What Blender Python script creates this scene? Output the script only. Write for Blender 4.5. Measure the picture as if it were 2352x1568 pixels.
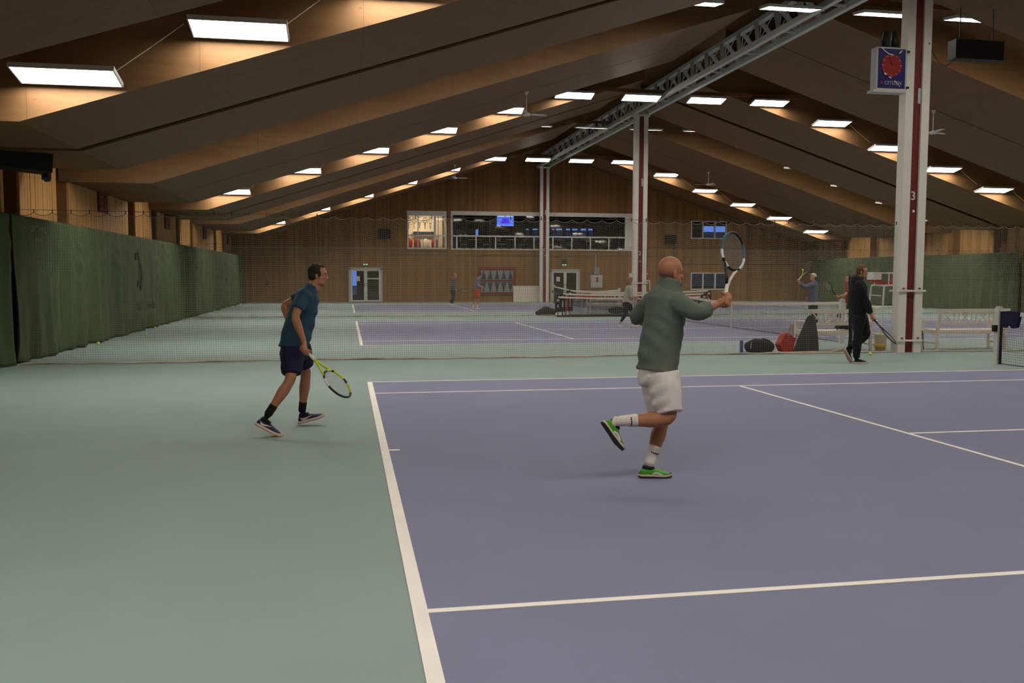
import bpy, bmesh, math, random
import numpy as np
from mathutils import Vector, Matrix

for o in list(bpy.data.objects): bpy.data.objects.remove(o, do_unlink=True)
random.seed(7)
SC = bpy.context.scene
COL = SC.collection

# ------------------------------------------------------------------ camera
CAM = np.array([-0.3019, -8.4077, 1.6446]); YAW, PITCH, ROLL, FPX = 0.1823, -0.0737, 0.0026, 2064.1
def cam_axes():
    f = np.array([math.sin(YAW)*math.cos(PITCH), math.cos(YAW)*math.cos(PITCH), math.sin(PITCH)])
    r = np.array([math.cos(YAW), -math.sin(YAW), 0.0]); u = np.cross(r, f)
    return r*math.cos(ROLL)+u*math.sin(ROLL), -r*math.sin(ROLL)+u*math.cos(ROLL), f
CR, CU, CF = cam_axes()
cd = bpy.data.cameras.new('camera'); co = bpy.data.objects.new('camera', cd); COL.objects.link(co)
cd.sensor_width = 36; cd.lens = FPX/2352*36; cd.clip_end = 400; cd.clip_start = 0.05
m = Matrix.Identity(4)
for i, a in enumerate((CR, CU, -CF)):
    for j in range(3): m[j][i] = a[j]
m.translation = Vector(CAM); co.matrix_world = m
SC.camera = co
def P(px, py, Y):                       # a point of the hall at depth Y, read off the photograph
    v = CF + CR*(px-1176)/FPX - CU*(py-784)/FPX
    return Vector(CAM + v*(Y-CAM[1])/v[1])

# ------------------------------------------------------------------ world, exposure
w = bpy.data.worlds.new('dusk'); SC.world = w; w.use_nodes = True
w.node_tree.nodes['Background'].inputs[0].default_value = (0.13, 0.24, 0.62, 1)
w.node_tree.nodes['Background'].inputs[1].default_value = 1.1
SC.view_settings.view_transform = 'Standard'; SC.view_settings.look = 'None'
SC.view_settings.exposure = 0.0; SC.view_settings.gamma = 1; SC.view_settings.use_curve_mapping = False
LAMP_W = 22.0            # watts of each louvred ceiling lamp
LAMP_COL = (1.0, 0.86, 0.70)
TUBE_EMIT = 27.5          # radiance of the white tubes behind the louvre

# ------------------------------------------------------------------ materials
MATS = {}
def mat(name, col, rough=0.6, noise=0.0, nscale=20.0, bump=0.0, bscale=60.0, metal=0.0, stretch=(1,1,1), spec=0.3, emit=None):
    m = bpy.data.materials.new(name); m.use_nodes = True; nt = m.node_tree; b = nt.nodes['Principled BSDF']
    b.inputs['Base Color'].default_value = (*col, 1); b.inputs['Roughness'].default_value = rough
    b.inputs['Metallic'].default_value = metal; b.inputs['Specular IOR Level'].default_value = spec
    if emit:
        b.inputs['Emission Color'].default_value = (*emit[0], 1); b.inputs['Emission Strength'].default_value = emit[1]
    tc = mp = None
    if noise or bump:
        tc = nt.nodes.new('ShaderNodeTexCoord'); mp = nt.nodes.new('ShaderNodeMapping'); mp.inputs['Scale'].default_value = stretch
        nt.links.new(tc.outputs['Object'], mp.inputs[0])
    if noise:
        n = nt.nodes.new('ShaderNodeTexNoise'); n.inputs['Scale'].default_value = nscale; n.inputs['Detail'].default_value = 5
        nt.links.new(mp.outputs[0], n.inputs['Vector'])
        r = nt.nodes.new('ShaderNodeMapRange'); r.inputs[1].default_value = 0.25; r.inputs[2].default_value = 0.75
        r.inputs[3].default_value = 1-noise; r.inputs[4].default_value = 1+noise
        nt.links.new(n.outputs[0], r.inputs[0])
        mx = nt.nodes.new('ShaderNodeVectorMath'); mx.operation = 'MULTIPLY'; mx.inputs[0].default_value = col
        nt.links.new(r.outputs[0], mx.inputs[1]); nt.links.new(mx.outputs[0], b.inputs['Base Color'])
    if bump:
        n2 = nt.nodes.new('ShaderNodeTexNoise'); n2.inputs['Scale'].default_value = bscale; n2.inputs['Detail'].default_value = 4
        nt.links.new(mp.outputs[0], n2.inputs['Vector'])
        bp = nt.nodes.new('ShaderNodeBump'); bp.inputs['Strength'].default_value = bump; bp.inputs['Distance'].default_value = 0.01
        nt.links.new(n2.outputs[0], bp.inputs['Height']); nt.links.new(bp.outputs[0], b.inputs['Normal'])
    MATS[name] = m; return m

def board_mat(name, col, pitch, axis, groove=0.5, var=0.2):
    """vertical match-boards: a dark V-joint every pitch metres along axis, plank-to-plank tint, grain"""
    m = mat(name, col, 0.6); nt = m.node_tree; b = nt.nodes['Principled BSDF']; N = nt.nodes.new; L = nt.links.new
    tc = N('ShaderNodeTexCoord'); sx = N('ShaderNodeSeparateXYZ'); L(tc.outputs['Object'], sx.inputs[0])
    d = N('ShaderNodeMath'); d.operation = 'DIVIDE'; d.inputs[1].default_value = pitch; L(sx.outputs[axis], d.inputs[0])
    fr = N('ShaderNodeMath'); fr.operation = 'FRACT'; L(d.outputs[0], fr.inputs[0])
    fl = N('ShaderNodeMath'); fl.operation = 'FLOOR'; L(d.outputs[0], fl.inputs[0])
    wn = N('ShaderNodeTexWhiteNoise'); wn.noise_dimensions = '1D'; L(fl.outputs[0], wn.inputs['W'])
    gr = N('ShaderNodeMath'); gr.operation = 'GREATER_THAN'; gr.inputs[1].default_value = 0.1; L(fr.outputs[0], gr.inputs[0])
    mr = N('ShaderNodeMapRange'); mr.inputs[3].default_value = groove; mr.inputs[4].default_value = 1.0; L(gr.outputs[0], mr.inputs[0])
    vr = N('ShaderNodeMapRange'); vr.inputs[3].default_value = 1-var; vr.inputs[4].default_value = 1+var; L(wn.outputs[0], vr.inputs[0])
    mp = N('ShaderNodeMapping'); mp.inputs['Scale'].default_value = (9, 9, 0.6); L(tc.outputs['Object'], mp.inputs[0])
    ns = N('ShaderNodeTexNoise'); ns.inputs['Scale'].default_value = 2.5; ns.inputs['Detail'].default_value = 6; L(mp.outputs[0], ns.inputs['Vector'])
    nr = N('ShaderNodeMapRange'); nr.inputs[1].default_value = .3; nr.inputs[2].default_value = .7; nr.inputs[3].default_value = .85; nr.inputs[4].default_value = 1.12; L(ns.outputs[0], nr.inputs[0])
    m1 = N('ShaderNodeMath'); m1.operation = 'MULTIPLY'; L(mr.outputs[0], m1.inputs[0]); L(vr.outputs[0], m1.inputs[1])
    m2 = N('ShaderNodeMath'); m2.operation = 'MULTIPLY'; L(m1.outputs[0], m2.inputs[0]); L(nr.outputs[0], m2.inputs[1])
    mx = N('ShaderNodeVectorMath'); mx.operation = 'MULTIPLY'; mx.inputs[0].default_value = col
    L(m2.outputs[0], mx.inputs[1]); L(mx.outputs[0], b.inputs['Base Color'])
    return m

def ply_mat(name, col):
    """spruce plywood: long grain along X, knots, faint sheet joints every 2.44 m"""
    m = mat(name, col, 0.62); nt = m.node_tree; b = nt.nodes['Principled BSDF']; N = nt.nodes.new; L = nt.links.new
    tc = N('ShaderNodeTexCoord'); mp = N('ShaderNodeMapping'); mp.inputs['Scale'].default_value = (0.5, 4, 4); L(tc.outputs['Object'], mp.inputs[0])
    ns = N('ShaderNodeTexNoise'); ns.inputs['Scale'].default_value = 1.6; ns.inputs['Detail'].default_value = 7; ns.inputs['Distortion'].default_value = 1.2; L(mp.outputs[0], ns.inputs['Vector'])
    nr = N('ShaderNodeMapRange'); nr.inputs[1].default_value = .3; nr.inputs[2].default_value = .7; nr.inputs[3].default_value = .86; nr.inputs[4].default_value = 1.1; L(ns.outputs[0], nr.inputs[0])
    mp2 = N('ShaderNodeMapping'); mp2.inputs['Scale'].default_value = (1.6, 3.4, 3.4); L(tc.outputs['Object'], mp2.inputs[0])
    vo = N('ShaderNodeTexVoronoi'); vo.inputs['Scale'].default_value = 1.3; L(mp2.outputs[0], vo.inputs['Vector'])
    kr = N('ShaderNodeMapRange'); kr.inputs[1].default_value = .03; kr.inputs[2].default_value = .09; kr.inputs[3].default_value = .45; kr.inputs[4].default_value = 1; L(vo.outputs['Distance'], kr.inputs[0])
    sx = N('ShaderNodeSeparateXYZ'); L(tc.outputs['Object'], sx.inputs[0])
    d = N('ShaderNodeMath'); d.operation = 'DIVIDE'; d.inputs[1].default_value = 2.44; L(sx.outputs[0], d.inputs[0])
    fr = N('ShaderNodeMath'); fr.operation = 'FRACT'; L(d.outputs[0], fr.inputs[0])
    gr = N('ShaderNodeMath'); gr.operation = 'GREATER_THAN'; gr.inputs[1].default_value = 0.006; L(fr.outputs[0], gr.inputs[0])
    mr = N('ShaderNodeMapRange'); mr.inputs[3].default_value = .7; mr.inputs[4].default_value = 1.0; L(gr.outputs[0], mr.inputs[0])
    m1 = N('ShaderNodeMath'); m1.operation = 'MULTIPLY'; L(nr.outputs[0], m1.inputs[0]); L(kr.outputs[0], m1.inputs[1])
    m2 = N('ShaderNodeMath'); m2.operation = 'MULTIPLY'; L(m1.outputs[0], m2.inputs[0]); L(mr.outputs[0], m2.inputs[1])
    mx = N('ShaderNodeVectorMath'); mx.operation = 'MULTIPLY'; mx.inputs[0].default_value = col
    L(m2.outputs[0], mx.inputs[1]); L(mx.outputs[0], b.inputs['Base Color'])
    return m

def glass_mat(name, tint=(0.9, 0.95, 1)):
    m = bpy.data.materials.new(name); m.use_nodes = True; nt = m.node_tree; nt.nodes.clear(); N = nt.nodes.new; L = nt.links.new
    o = N('ShaderNodeOutputMaterial'); t = N('ShaderNodeBsdfTransparent'); t.inputs[0].default_value = (*tint, 1)
    g = N('ShaderNodeBsdfGlossy'); g.inputs['Roughness'].default_value = 0.03
    f = N('ShaderNodeFresnel'); f.inputs[0].default_value = 1.4; x = N('ShaderNodeMixShader')
    L(f.outputs[0], x.inputs[0]); L(t.outputs[0], x.inputs[1]); L(g.outputs[0], x.inputs[2]); L(x.outputs[0], o.inputs[0])
    MATS[name] = m; return m

mat('teal_floor', (0.232, 0.300, 0.287), 0.75, 0.05, 0.8, 0.15, 220, spec=0.18)
mat('purple_floor', (0.185, 0.194, 0.287), 0.75, 0.05, 0.8, 0.15, 220, spec=0.18)
mat('line_white', (0.80, 0.76, 0.70), 0.7, 0.05, 3, spec=0.2)
ply_mat('ply', (0.178, 0.094, 0.037))
mat('groove_dark', (0.03, 0.022, 0.014), 0.9)
board_mat('wall_boards', (0.245, 0.115, 0.033), 0.115, 0)
board_mat('side_boards', (0.46, 0.25, 0.085), 0.16, 1)
mat('plank', (0.50, 0.275, 0.095), 0.6, 0.22, 3, 0.1, 30, stretch=(6, 6, 0.5))
mat('beam_wood', (0.20, 0.095, 0.03), 0.65, 0.15, 4, stretch=(6, 6, .5))
mat('oxide_red', (0.13, 0.018, 0.014), 0.5, 0.08, 6)
mat('white_paint', (0.64, 0.62, 0.58), 0.45, 0.03, 4)
mat('grey_paint', (0.42, 0.42, 0.42), 0.5)
mat('steel_grey', (0.55, 0.56, 0.54), 0.45, 0.05, 10)
mat('curtain', (0.050, 0.073, 0.029), 0.85, 0.10, 1.5, 0.2, 90)
mat('black_print', (0.012, 0.014, 0.012), 0.8)
mat('grey_print', (0.35, 0.36, 0.34), 0.8)
mat('net_thread', (0.24, 0.23, 0.175), 0.8)
mat('net_dark', (0.02, 0.022, 0.024), 0.8)
mat('rope', (0.52, 0.44, 0.34), 0.85, 0.15, 30)
mat('band_white', (0.62, 0.58, 0.50), 0.8, 0.06, 12)
mat('black', (0.012, 0.012, 0.014), 0.6)
mat('black_cloth', (0.010, 0.011, 0.016), 0.85, 0.2, 25, 0.2, 60)
mat('dark_grey', (0.045, 0.047, 0.05), 0.6)
mat('net_heap', (0.035, 0.038, 0.040), 0.9, 0.2, 30, 0.5, 120)
mat('housing', (0.55, 0.54, 0.52), 0.4)
mat('tube_light', (0.9, 0.9, 0.9), 0.4, emit=((1, 0.95, 0.88), TUBE_EMIT))
mat('ball', (0.62, 0.75, 0.04), 0.9, 0.1, 200)
mat('ball_seam', (0.8, 0.8, 0.7), 0.9)
mat('bench_white', (0.66, 0.60, 0.52), 0.5, 0.05, 6)
mat('red_plastic', (0.38, 0.018, 0.012), 0.4)
mat('red_banner', (0.42, 0.012, 0.014), 0.55)
mat('blue_panel', (0.012, 0.012, 0.10), 0.3)
mat('clock_red', (0.22, 0.006, 0.005), 0.35)
mat('screen_blue', (0.02, 0.02, 0.05), 0.3, emit=((0.16, 0.28, 0.95), 0.9))
mat('screen_court', (0.02, 0.02, 0.1), 0.3, emit=((0.09, 0.035, 0.95), 1.0))
mat('screen_white', (0.1, 0.1, 0.1), 0.3, emit=((0.7, 0.75, 1.0), 0.9))
mat('exit_green', (0.03, 0.2, 0.06), 0.4, emit=((0.45, 0.9, 0.5), 0.8))
mat('shop_wall', (0.75, 0.62, 0.46), 0.7)
mat('shop_lamp', (0.9, 0.9, 0.9), 0.4, emit=((1, 0.78, 0.5), 190.0))
mat('room_wall', (0.20, 0.16, 0.12), 0.8)
mat('room_dark', (0.06, 0.055, 0.05), 0.8)
mat('table_top', (0.60, 0.42, 0.22), 0.4, 0.1, 5)
mat('blue_board', (0.03, 0.06, 0.22), 0.5)
mat('mural_grey', (0.24, 0.25, 0.25), 0.7, 0.05, 8)
mat('mural_navy', (0.03, 0.045, 0.085), 0.7)
mat('mural_red', (0.17, 0.028, 0.03), 0.7)
mat('board_white', (0.70, 0.62, 0.53), 0.5, 0.04, 5)
mat('bark', (0.03, 0.025, 0.022), 0.9)
mat('asphalt', (0.05, 0.05, 0.055), 0.9)
mat('skin', (0.46, 0.21, 0.125), 0.5, 0.06, 14, spec=0.35)
mat('skin_dark', (0.36, 0.155, 0.08), 0.5, 0.06, 14, spec=0.35)
mat('lip', (0.28, 0.095, 0.065), 0.5)
mat('eye', (0.02, 0.014, 0.01), 0.2)
mat('hair_dark', (0.022, 0.014, 0.009), 0.7, 0.3, 90, 0.6, 160, stretch=(1, 1, 0.3))
mat('hair_stubble', (0.25, 0.115, 0.065), 0.8, 0.2, 160, 0.3, 300)
mat('hair_sandy', (0.13, 0.065, 0.025), 0.75, 0.3, 80, 0.6, 140, stretch=(1, 1, 0.3))
mat('hair_blond', (0.26, 0.15, 0.055), 0.75, 0.3, 80, 0.6, 120)
mat('shirt_teal', (0.022, 0.062, 0.095), 0.85, 0.10, 30, 0.15, 90)
mat('shorts_navy', (0.010, 0.010, 0.035), 0.85, 0.1, 30, 0.15, 90)
mat('sweater_green', (0.115, 0.14, 0.115), 0.9, 0.08, 40, 0.25, 160)
mat('shorts_white', (0.66, 0.63, 0.60), 0.85, 0.04, 12, 0.2, 60)
mat('sock_white', (0.68, 0.63, 0.58), 0.9, 0.04, 60, 0.3, 200)
mat('sock_black', (0.008, 0.008, 0.009), 0.9)
mat('shoe_navy', (0.014, 0.012, 0.050), 0.6, 0.15, 40)
mat('shoe_green', (0.055, 0.30, 0.015), 0.5, 0.12, 30)
mat('shoe_white', (0.62, 0.55, 0.47), 0.55)
mat('sole_pink', (0.50, 0.28, 0.22), 0.7)
mat('sole_black', (0.012, 0.014, 0.014), 0.7)
mat('sole_cream', (0.55, 0.46, 0.34), 0.7)
mat('racket_yellow', (0.50, 0.62, 0.015), 0.35)
mat('racket_black', (0.010, 0.011, 0.012), 0.35)
mat('racket_white', (0.62, 0.62, 0.62), 0.35)
mat('racket_red', (0.32, 0.015, 0.012), 0.4)
mat('racket_blue', (0.035, 0.085, 0.13), 0.35)
mat('grip_white', (0.74, 0.70, 0.64), 0.8)
mat('grip_black', (0.015, 0.015, 0.016), 0.8)
mat('string_pale', (0.25, 0.26, 0.24), 0.5)
mat('sweater_pale', (0.36, 0.36, 0.31), 0.9, 0.08, 30)
mat('shirt_blue', (0.10, 0.115, 0.17), 0.9, 0.08, 30)
mat('jacket_slate', (0.075, 0.105, 0.115), 0.9, 0.08, 30)
mat('shorts_red', (0.42, 0.03, 0.012), 0.8)
mat('shirt_red', (0.24, 0.035, 0.025), 0.8)
mat('cap_pale', (0.52, 0.55, 0.40), 0.7)
mat('bag_red', (0.33, 0.012, 0.010), 0.6, 0.15, 12, 0.2, 30)
mat('strap_tan', (0.32, 0.24, 0.14), 0.7)
mat('can_violet', (0.085, 0.065, 0.22), 0.35)
mat('bucket', (0.50, 0.42, 0.30), 0.5)
mat('bucket_yellow', (0.52, 0.34, 0.03), 0.5)
glass_mat('glass')

# ------------------------------------------------------------------ mesh helpers
class B:
    def __init__(s): s.v = []; s.f = []; s.mi = []
    def add(s, vs, fs, mi=0):
        k = len(s.v); s.v += [tuple(x) for x in vs]; s.f += [tuple(i+k for i in f) for f in fs]; s.mi += [mi]*len(fs); return s
    def box(s, a, b, mi=0):
        x0, y0, z0 = a; x1, y1, z1 = b
        return s.add([(x0,y0,z0),(x1,y0,z0),(x1,y1,z0),(x0,y1,z0),(x0,y0,z1),(x1,y0,z1),(x1,y1,z1),(x0,y1,z1)],
                     [(0,3,2,1),(4,5,6,7),(0,1,5,4),(1,2,6,5),(2,3,7,6),(3,0,4,7)], mi)
    def bar(s, p, q, wd, ht, up=(0,0,1), mi=0):                 # rectangular bar from p to q
        p = Vector(p); q = Vector(q); t = (q-p).normalized(); u = Vector(up); x = t.cross(u)
        if x.length < 1e-4: x = t.cross(Vector((1,0,0)))
        x.normalize(); u = x.cross(t).normalized(); x *= wd/2; u *= ht/2
        return s.add([p-x-u,p+x-u,p+x+u,p-x+u,q-x-u,q+x-u,q+x+u,q-x+u], [(0,1,2,3),(7,6,5,4),(0,4,5,1),(1,5,6,2),(2,6,7,3),(3,7,4,0)], mi)
    def path(s, pts, r, n=8, mi=0, closed=False, cap=True):
        pts = [Vector(p) for p in pts]; k = len(s.v); N = len(pts)
        rr = r if isinstance(r, (list, tuple)) else [r]*N
        px = None
        for i, p in enumerate(pts):
            a = pts[i-1] if (i > 0 or closed) else pts[0]; b = pts[(i+1) % N] if (i < N-1 or closed) else pts[-1]
            t = (b-a).normalized()
            if px is None:
                px = t.cross(Vector((0,0,1)))
                if px.length < 1e-3: px = t.cross(Vector((1,0,0)))
            px = (px - t*px.dot(t)).normalized(); py = t.cross(px)
            for j in range(n):
                an = 2*math.pi*j/n; s.v.append(tuple(p + (px*math.cos(an)+py*math.sin(an))*rr[i]))
        M = N if closed else N-1
        for i in range(M):
            for j in range(n):
                a = k+i*n+j; b = k+i*n+(j+1) % n; c = k+((i+1) % N)*n+(j+1) % n; d = k+((i+1) % N)*n+j
                s.f.append((a,b,c,d)); s.mi.append(mi)
        if cap and not closed:
            s.f.append(tuple(k+j for j in range(n))[::-1]); s.mi.append(mi)
            s.f.append(tuple(k+(N-1)*n+j for j in range(n))); s.mi.append(mi)
        return s
    def cyl(s, p, q, r, n=12, mi=0, r2=None): return s.path([p, q], [r, r if r2 is None else r2], n, mi)
    def lathe(s, c, prof, n=20, mi=0):                          # prof: (radius, z)
        k = len(s.v); c = Vector(c)
        for r, z in prof:
            for j in range(n): s.v.append((c.x+r*math.cos(2*math.pi*j/n), c.y+r*math.sin(2*math.pi*j/n), c.z+z))
        for i in range(len(prof)-1):
            for j in range(n): s.f.append((k+i*n+j, k+i*n+(j+1) % n, k+(i+1)*n+(j+1) % n, k+(i+1)*n+j)); s.mi.append(mi)
        s.f.append(tuple(k+j for j in range(n))[::-1]); s.f.append(tuple(k+(len(prof)-1)*n+j for j in range(n))); s.mi += [mi, mi]
        return s
    def prism(s, pts, off, mi=0):                               # polygon extruded by a vector
        n = len(pts); o = Vector(off); a = [Vector(p) for p in pts]
        return s.add(a+[p+o for p in a], [tuple(range(n))[::-1], tuple(range(n, 2*n))]+[(i, (i+1) % n, n+(i+1) % n, n+i) for i in range(n)], mi)
    def loft(s, pts, rad, side=(1,0,0), n=18, cap='round', mi=0):
        """elliptic tube: rad = (along side, across) per point"""
        pts = [Vector(p) for p in pts]; rad = [r if isinstance(r, (tuple, list)) else (r, r) for r in rad]
        N = len(pts); T = []
        for i in range(N): T.append((pts[min(i+1, N-1)]-pts[max(i-1, 0)]).normalized())
        P2, R2, T2 = list(pts), list(rad), list(T)
        if cap == 'round':
            r0 = min(rad[0]); r1 = min(rad[-1])
            pre = [(pts[0]-T[0]*r0*c, (rad[0][0]*d, rad[0][1]*d), T[0]) for c, d in ((.98,.18),(.8,.6),(.45,.89))]
            pos = [(pts[-1]+T[-1]*r1*c, (rad[-1][0]*d, rad[-1][1]*d), T[-1]) for c, d in ((.45,.89),(.8,.6),(.98,.18))]
            P2 = [a[0] for a in pre]+P2+[a[0] for a in pos]; R2 = [a[1] for a in pre]+R2+[a[1] for a in pos]; T2 = [a[2] for a in pre]+T2+[a[2] for a in pos]
        k = len(s.v); S = Vector(side) if side is not None else T2[0].orthogonal()
        for p, r, t in zip(P2, R2, T2):
            x = S - t*S.dot(t)
            if x.length < 1e-3: x = t.cross(Vector((0,0,1)))
            x.normalize(); y = t.cross(x)
            if side is None: S = x.copy()
            for j in range(n):
                a = 2*math.pi*j/n; s.v.append(tuple(p+x*math.cos(a)*r[0]+y*math.sin(a)*r[1]))
        M = len(P2)
        for i in range(M-1):
            for j in range(n): s.f.append((k+i*n+j, k+i*n+(j+1) % n, k+(i+1)*n+(j+1) % n, k+(i+1)*n+j)); s.mi.append(mi)
        s.f.append(tuple(k+j for j in range(n))[::-1]); s.f.append(tuple(k+(M-1)*n+j for j in range(n))); s.mi += [mi, mi]
        return s
    def ball(s, c, r, fr=None, n=16, mi=0):                     # ellipsoid, fr = (x,y,z axes)
        c = Vector(c); r = r if isinstance(r, (tuple, list)) else (r, r, r)
        fr = fr or (Vector((1,0,0)), Vector((0,1,0)), Vector((0,0,1)))
        k = len(s.v); m = n//2; s.v.append(tuple(c+fr[2]*r[2]))
        for i in range(1, m):
            th = math.pi*i/m
            for j in range(n):
                a = 2*math.pi*j/n
                s.v.append(tuple(c+fr[0]*(r[0]*math.sin(th)*math.cos(a))+fr[1]*(r[1]*math.sin(th)*math.sin(a))+fr[2]*(r[2]*math.cos(th))))
        s.v.append(tuple(c-fr[2]*r[2])); e = len(s.v)-1
        for j in range(n): s.f.append((k, k+1+j, k+1+(j+1) % n)); s.mi.append(mi)
        for i in range(m-2):
            for j in range(n):
                a = k+1+i*n; s.f.append((a+j, a+n+j, a+n+(j+1) % n, a+(j+1) % n)); s.mi.append(mi)
        a = k+1+(m-2)*n
        for j in range(n): s.f.append((a+j, e, a+(j+1) % n)); s.mi.append(mi)
        return s
    def mesh(s, name):
        me = bpy.data.meshes.new(name); me.from_pydata(s.v, [], s.f); me.polygons.foreach_set('material_index', s.mi); me.update(); return me

def link(name, me, mats, parent=None, smooth=False, origin=None):
    o = bpy.data.objects.new(name, me); COL.objects.link(o)
    if mats is not None and len(me.materials) == 0:
        for mm in (mats if isinstance(mats, (list, tuple)) else [mats]): me.materials.append(MATS[mm] if isinstance(mm, str) else mm)
    if smooth: me.polygons.foreach_set('use_smooth', [True]*len(me.polygons))
    if parent is not None:
        o.parent = parent
        if not parent.get('_local'): o.matrix_parent_inverse = Matrix.Translation(-parent.location)
    return o
def part(name, b, mats, parent, smooth=False): return link(name, b.mesh(name), mats, parent, smooth)
def tag(o, label, cat, group=None):
    o['label'] = label; o['category'] = cat
    if group: o['group'] = group
    return o
def thing(name, label, cat, loc=(0,0,0), group=None, local=False):
    o = bpy.data.objects.new(name, None); COL.objects.link(o); o.location = loc; o.empty_display_size = 0.1
    if local: o['_local'] = 1
    return tag(o, label, cat, group)
def single(name, b, mats, label, cat, group=None, smooth=False): return tag(part(name, b, mats, None, smooth), label, cat, group)
def struct(name, b, mats, smooth=False, label=None):
    o = part(name, b, mats, None, smooth); o['kind'] = 'structure'
    if label: o['label'] = label
    return o
def struct_empty(name, loc=(0,0,0)):
    o = bpy.data.objects.new(name, None); COL.objects.link(o); o.location = loc; o['kind'] = 'structure'; o.empty_display_size = .1; return o
def copy_tree(o, parent=None):
    c = o.copy(); COL.objects.link(c); c.parent = parent
    for ch in list(o.children): copy_tree(ch, c)
    return c
def text_mesh(txt, size, depth=0.004, font=None):
    cu = bpy.data.curves.new('lettering', 'FONT'); cu.body = txt; cu.size = size; cu.extrude = depth; cu.align_x = 'CENTER'; cu.align_y = 'CENTER'; cu.resolution_u = 3
    o = bpy.data.objects.new('lettering', cu); COL.objects.link(o)
    me = bpy.data.meshes.new_from_object(o.evaluated_get(bpy.context.evaluated_depsgraph_get())); bpy.data.objects.remove(o, do_unlink=True); bpy.data.curves.remove(cu)
    return me
def text_part(name, txt, size, loc, xdir, updir, mats, parent, bold=0.0):
    me = text_mesh(txt, size); x = Vector(xdir).normalized(); u = Vector(updir).normalized(); z = x.cross(u)
    M = Matrix((( x.x, u.x, z.x, loc[0]), (x.y, u.y, z.y, loc[1]), (x.z, u.z, z.z, loc[2]), (0,0,0,1)))
    me.transform(M); me.materials.clear()
    return link(name, me, mats, parent)
def remesh(b, voxel, smooth=4, factor=0.5):
    me = b.mesh('tmp'); o = bpy.data.objects.new('tmp', me); COL.objects.link(o)
    bm = bmesh.new(); bm.from_mesh(me); bmesh.ops.recalc_face_normals(bm, faces=bm.faces); bm.to_mesh(me); bm.free()
    md = o.modifiers.new('r', 'REMESH'); md.mode = 'VOXEL'; md.voxel_size = voxel; md.adaptivity = 0
    if smooth: s = o.modifiers.new('s', 'SMOOTH'); s.factor = factor; s.iterations = smooth
    out = bpy.data.meshes.new_from_object(o.evaluated_get(bpy.context.evaluated_depsgraph_get()))
    bpy.data.objects.remove(o, do_unlink=True); bpy.data.meshes.remove(me); out.materials.clear()
    return out
def strands(name, lines, r):
    """many thin three-sided threads as one mesh"""
    V = []; F = []
    for pts in lines:
        p = np.asarray(pts, float); t = np.gradient(p, axis=0); t /= np.linalg.norm(t, axis=1)[:, None]
        ref = np.where(np.abs(t[:, 2:3]) > .8, [[1., 0, 0]], [[0, 0, 1.]]); a = np.cross(t, ref); a /= np.linalg.norm(a, axis=1)[:, None]; c = np.cross(t, a)
        k = len(V); n = len(p)
        ring = np.stack([p+r*(math.cos(q)*a+math.sin(q)*c) for q in (0, 2.094, 4.189)], 1).reshape(-1, 3)
        V.extend(ring.tolist())
        for i in range(n-1):
            q = k+3*i
            F += [(q, q+1, q+4, q+3), (q+1, q+2, q+5, q+4), (q+2, q, q+3, q+5)]
    me = bpy.data.meshes.new(name); me.from_pydata(V, [], F); me.update(); return me

# ================================================================== THE HALL
XC = 11.65                      # ridge, posts and nets stand on this line
XL, XR = -7.25, 30.55           # side walls
YN, YF = -11.0, 46.4            # end walls
HALF = 5.485; SING = 4.115; CL = 11.65; SRV = 6.19
RISE = 0.322; ZR = 9.22; DK = 16.63; ZK = ZR-RISE*DK
def soffit(d): return ZR-RISE*min(abs(d), DK)

floor = struct('floor', B().box((XL-.3, YN-.3, -.2), (XR+.3, YF+.2, 0)), 'teal_floor', label='worn teal indoor tennis floor')
COURTS = (0.0, 18.2, 36.55)
for ci, cy in enumerate(COURTS):
    c = struct('court_surface', B().box((0, cy-HALF, .0), (2*CL, cy+HALF, .003)), 'purple_floor',
               label=['purple court nearest the camera with white lines', 'purple middle court behind the first divider net', 'purple court at the boarded end wall'][ci])
    z = (.001, .0055)
    def ln(nm, x0, x1, y0, y1): part(nm, B().box((x0, y0+cy, z[0]), (x1, y1+cy, z[1])), 'line_white', c)
    for s in (0, 1):
        x0 = 0 if s == 0 else 2*CL-.075
        ln('baseline', x0, x0+.075, -HALF, HALF)
        xs = 5.44 if s == 0 else 2*CL-5.49
        ln('service_line', xs, xs+.05, -SING, SING)
        x0 = .075 if s == 0 else 2*CL-.175
        ln('centre_mark', x0, x0+.10, -.025, .025)
    for sg in (-1, 1):
        ln('doubles_sideline', .075, 2*CL-.075, min(sg*HALF, sg*(HALF-.045)), max(sg*HALF, sg*(HALF-.045)))
        ln('singles_sideline', .075, 2*CL-.075, sg*SING-.025, sg*SING+.025)
    ln('centre_service_line', 5.49, 2*CL-5.49, -.025, .025)

# ---- folded plywood roof: flat soffits 6 m wide, lamp troughs 3 m wide between them
ceil = struct_empty('ceiling', (XC, 18, 0)); ceil['label'] = 'folded plywood roof with deep lamp troughs'
DEPTH = 1.15; D0 = 0.95; DW = 18.75
def sect(x):  # soffit height at signed distance
    return soffit(x)
JOINTS = [9.1*k for k in range(-1, 6)]
def plate(y0, y1, sg):
    """solid soffit panel: rises from the wall, level first and then with the roof slope"""
    b = B(); ds = (DW, DK, D0); th = .05
    vs = []
    for d in ds:
        z = soffit(d); x = XC+sg*d
        vs += [(x, y0, z), (x, y1, z), (x, y0, z+th), (x, y1, z+th)]
    fs = []
    for i in (0, 4):
        fs += [(i, i+1, i+5, i+4), (i+2, i+6, i+7, i+3), (i, i+4, i+6, i+2), (i+1, i+3, i+7, i+5)]
    fs += [(0, 2, 3, 1), (8, 9, 11, 10)]
    return b.add(vs, fs)
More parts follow.
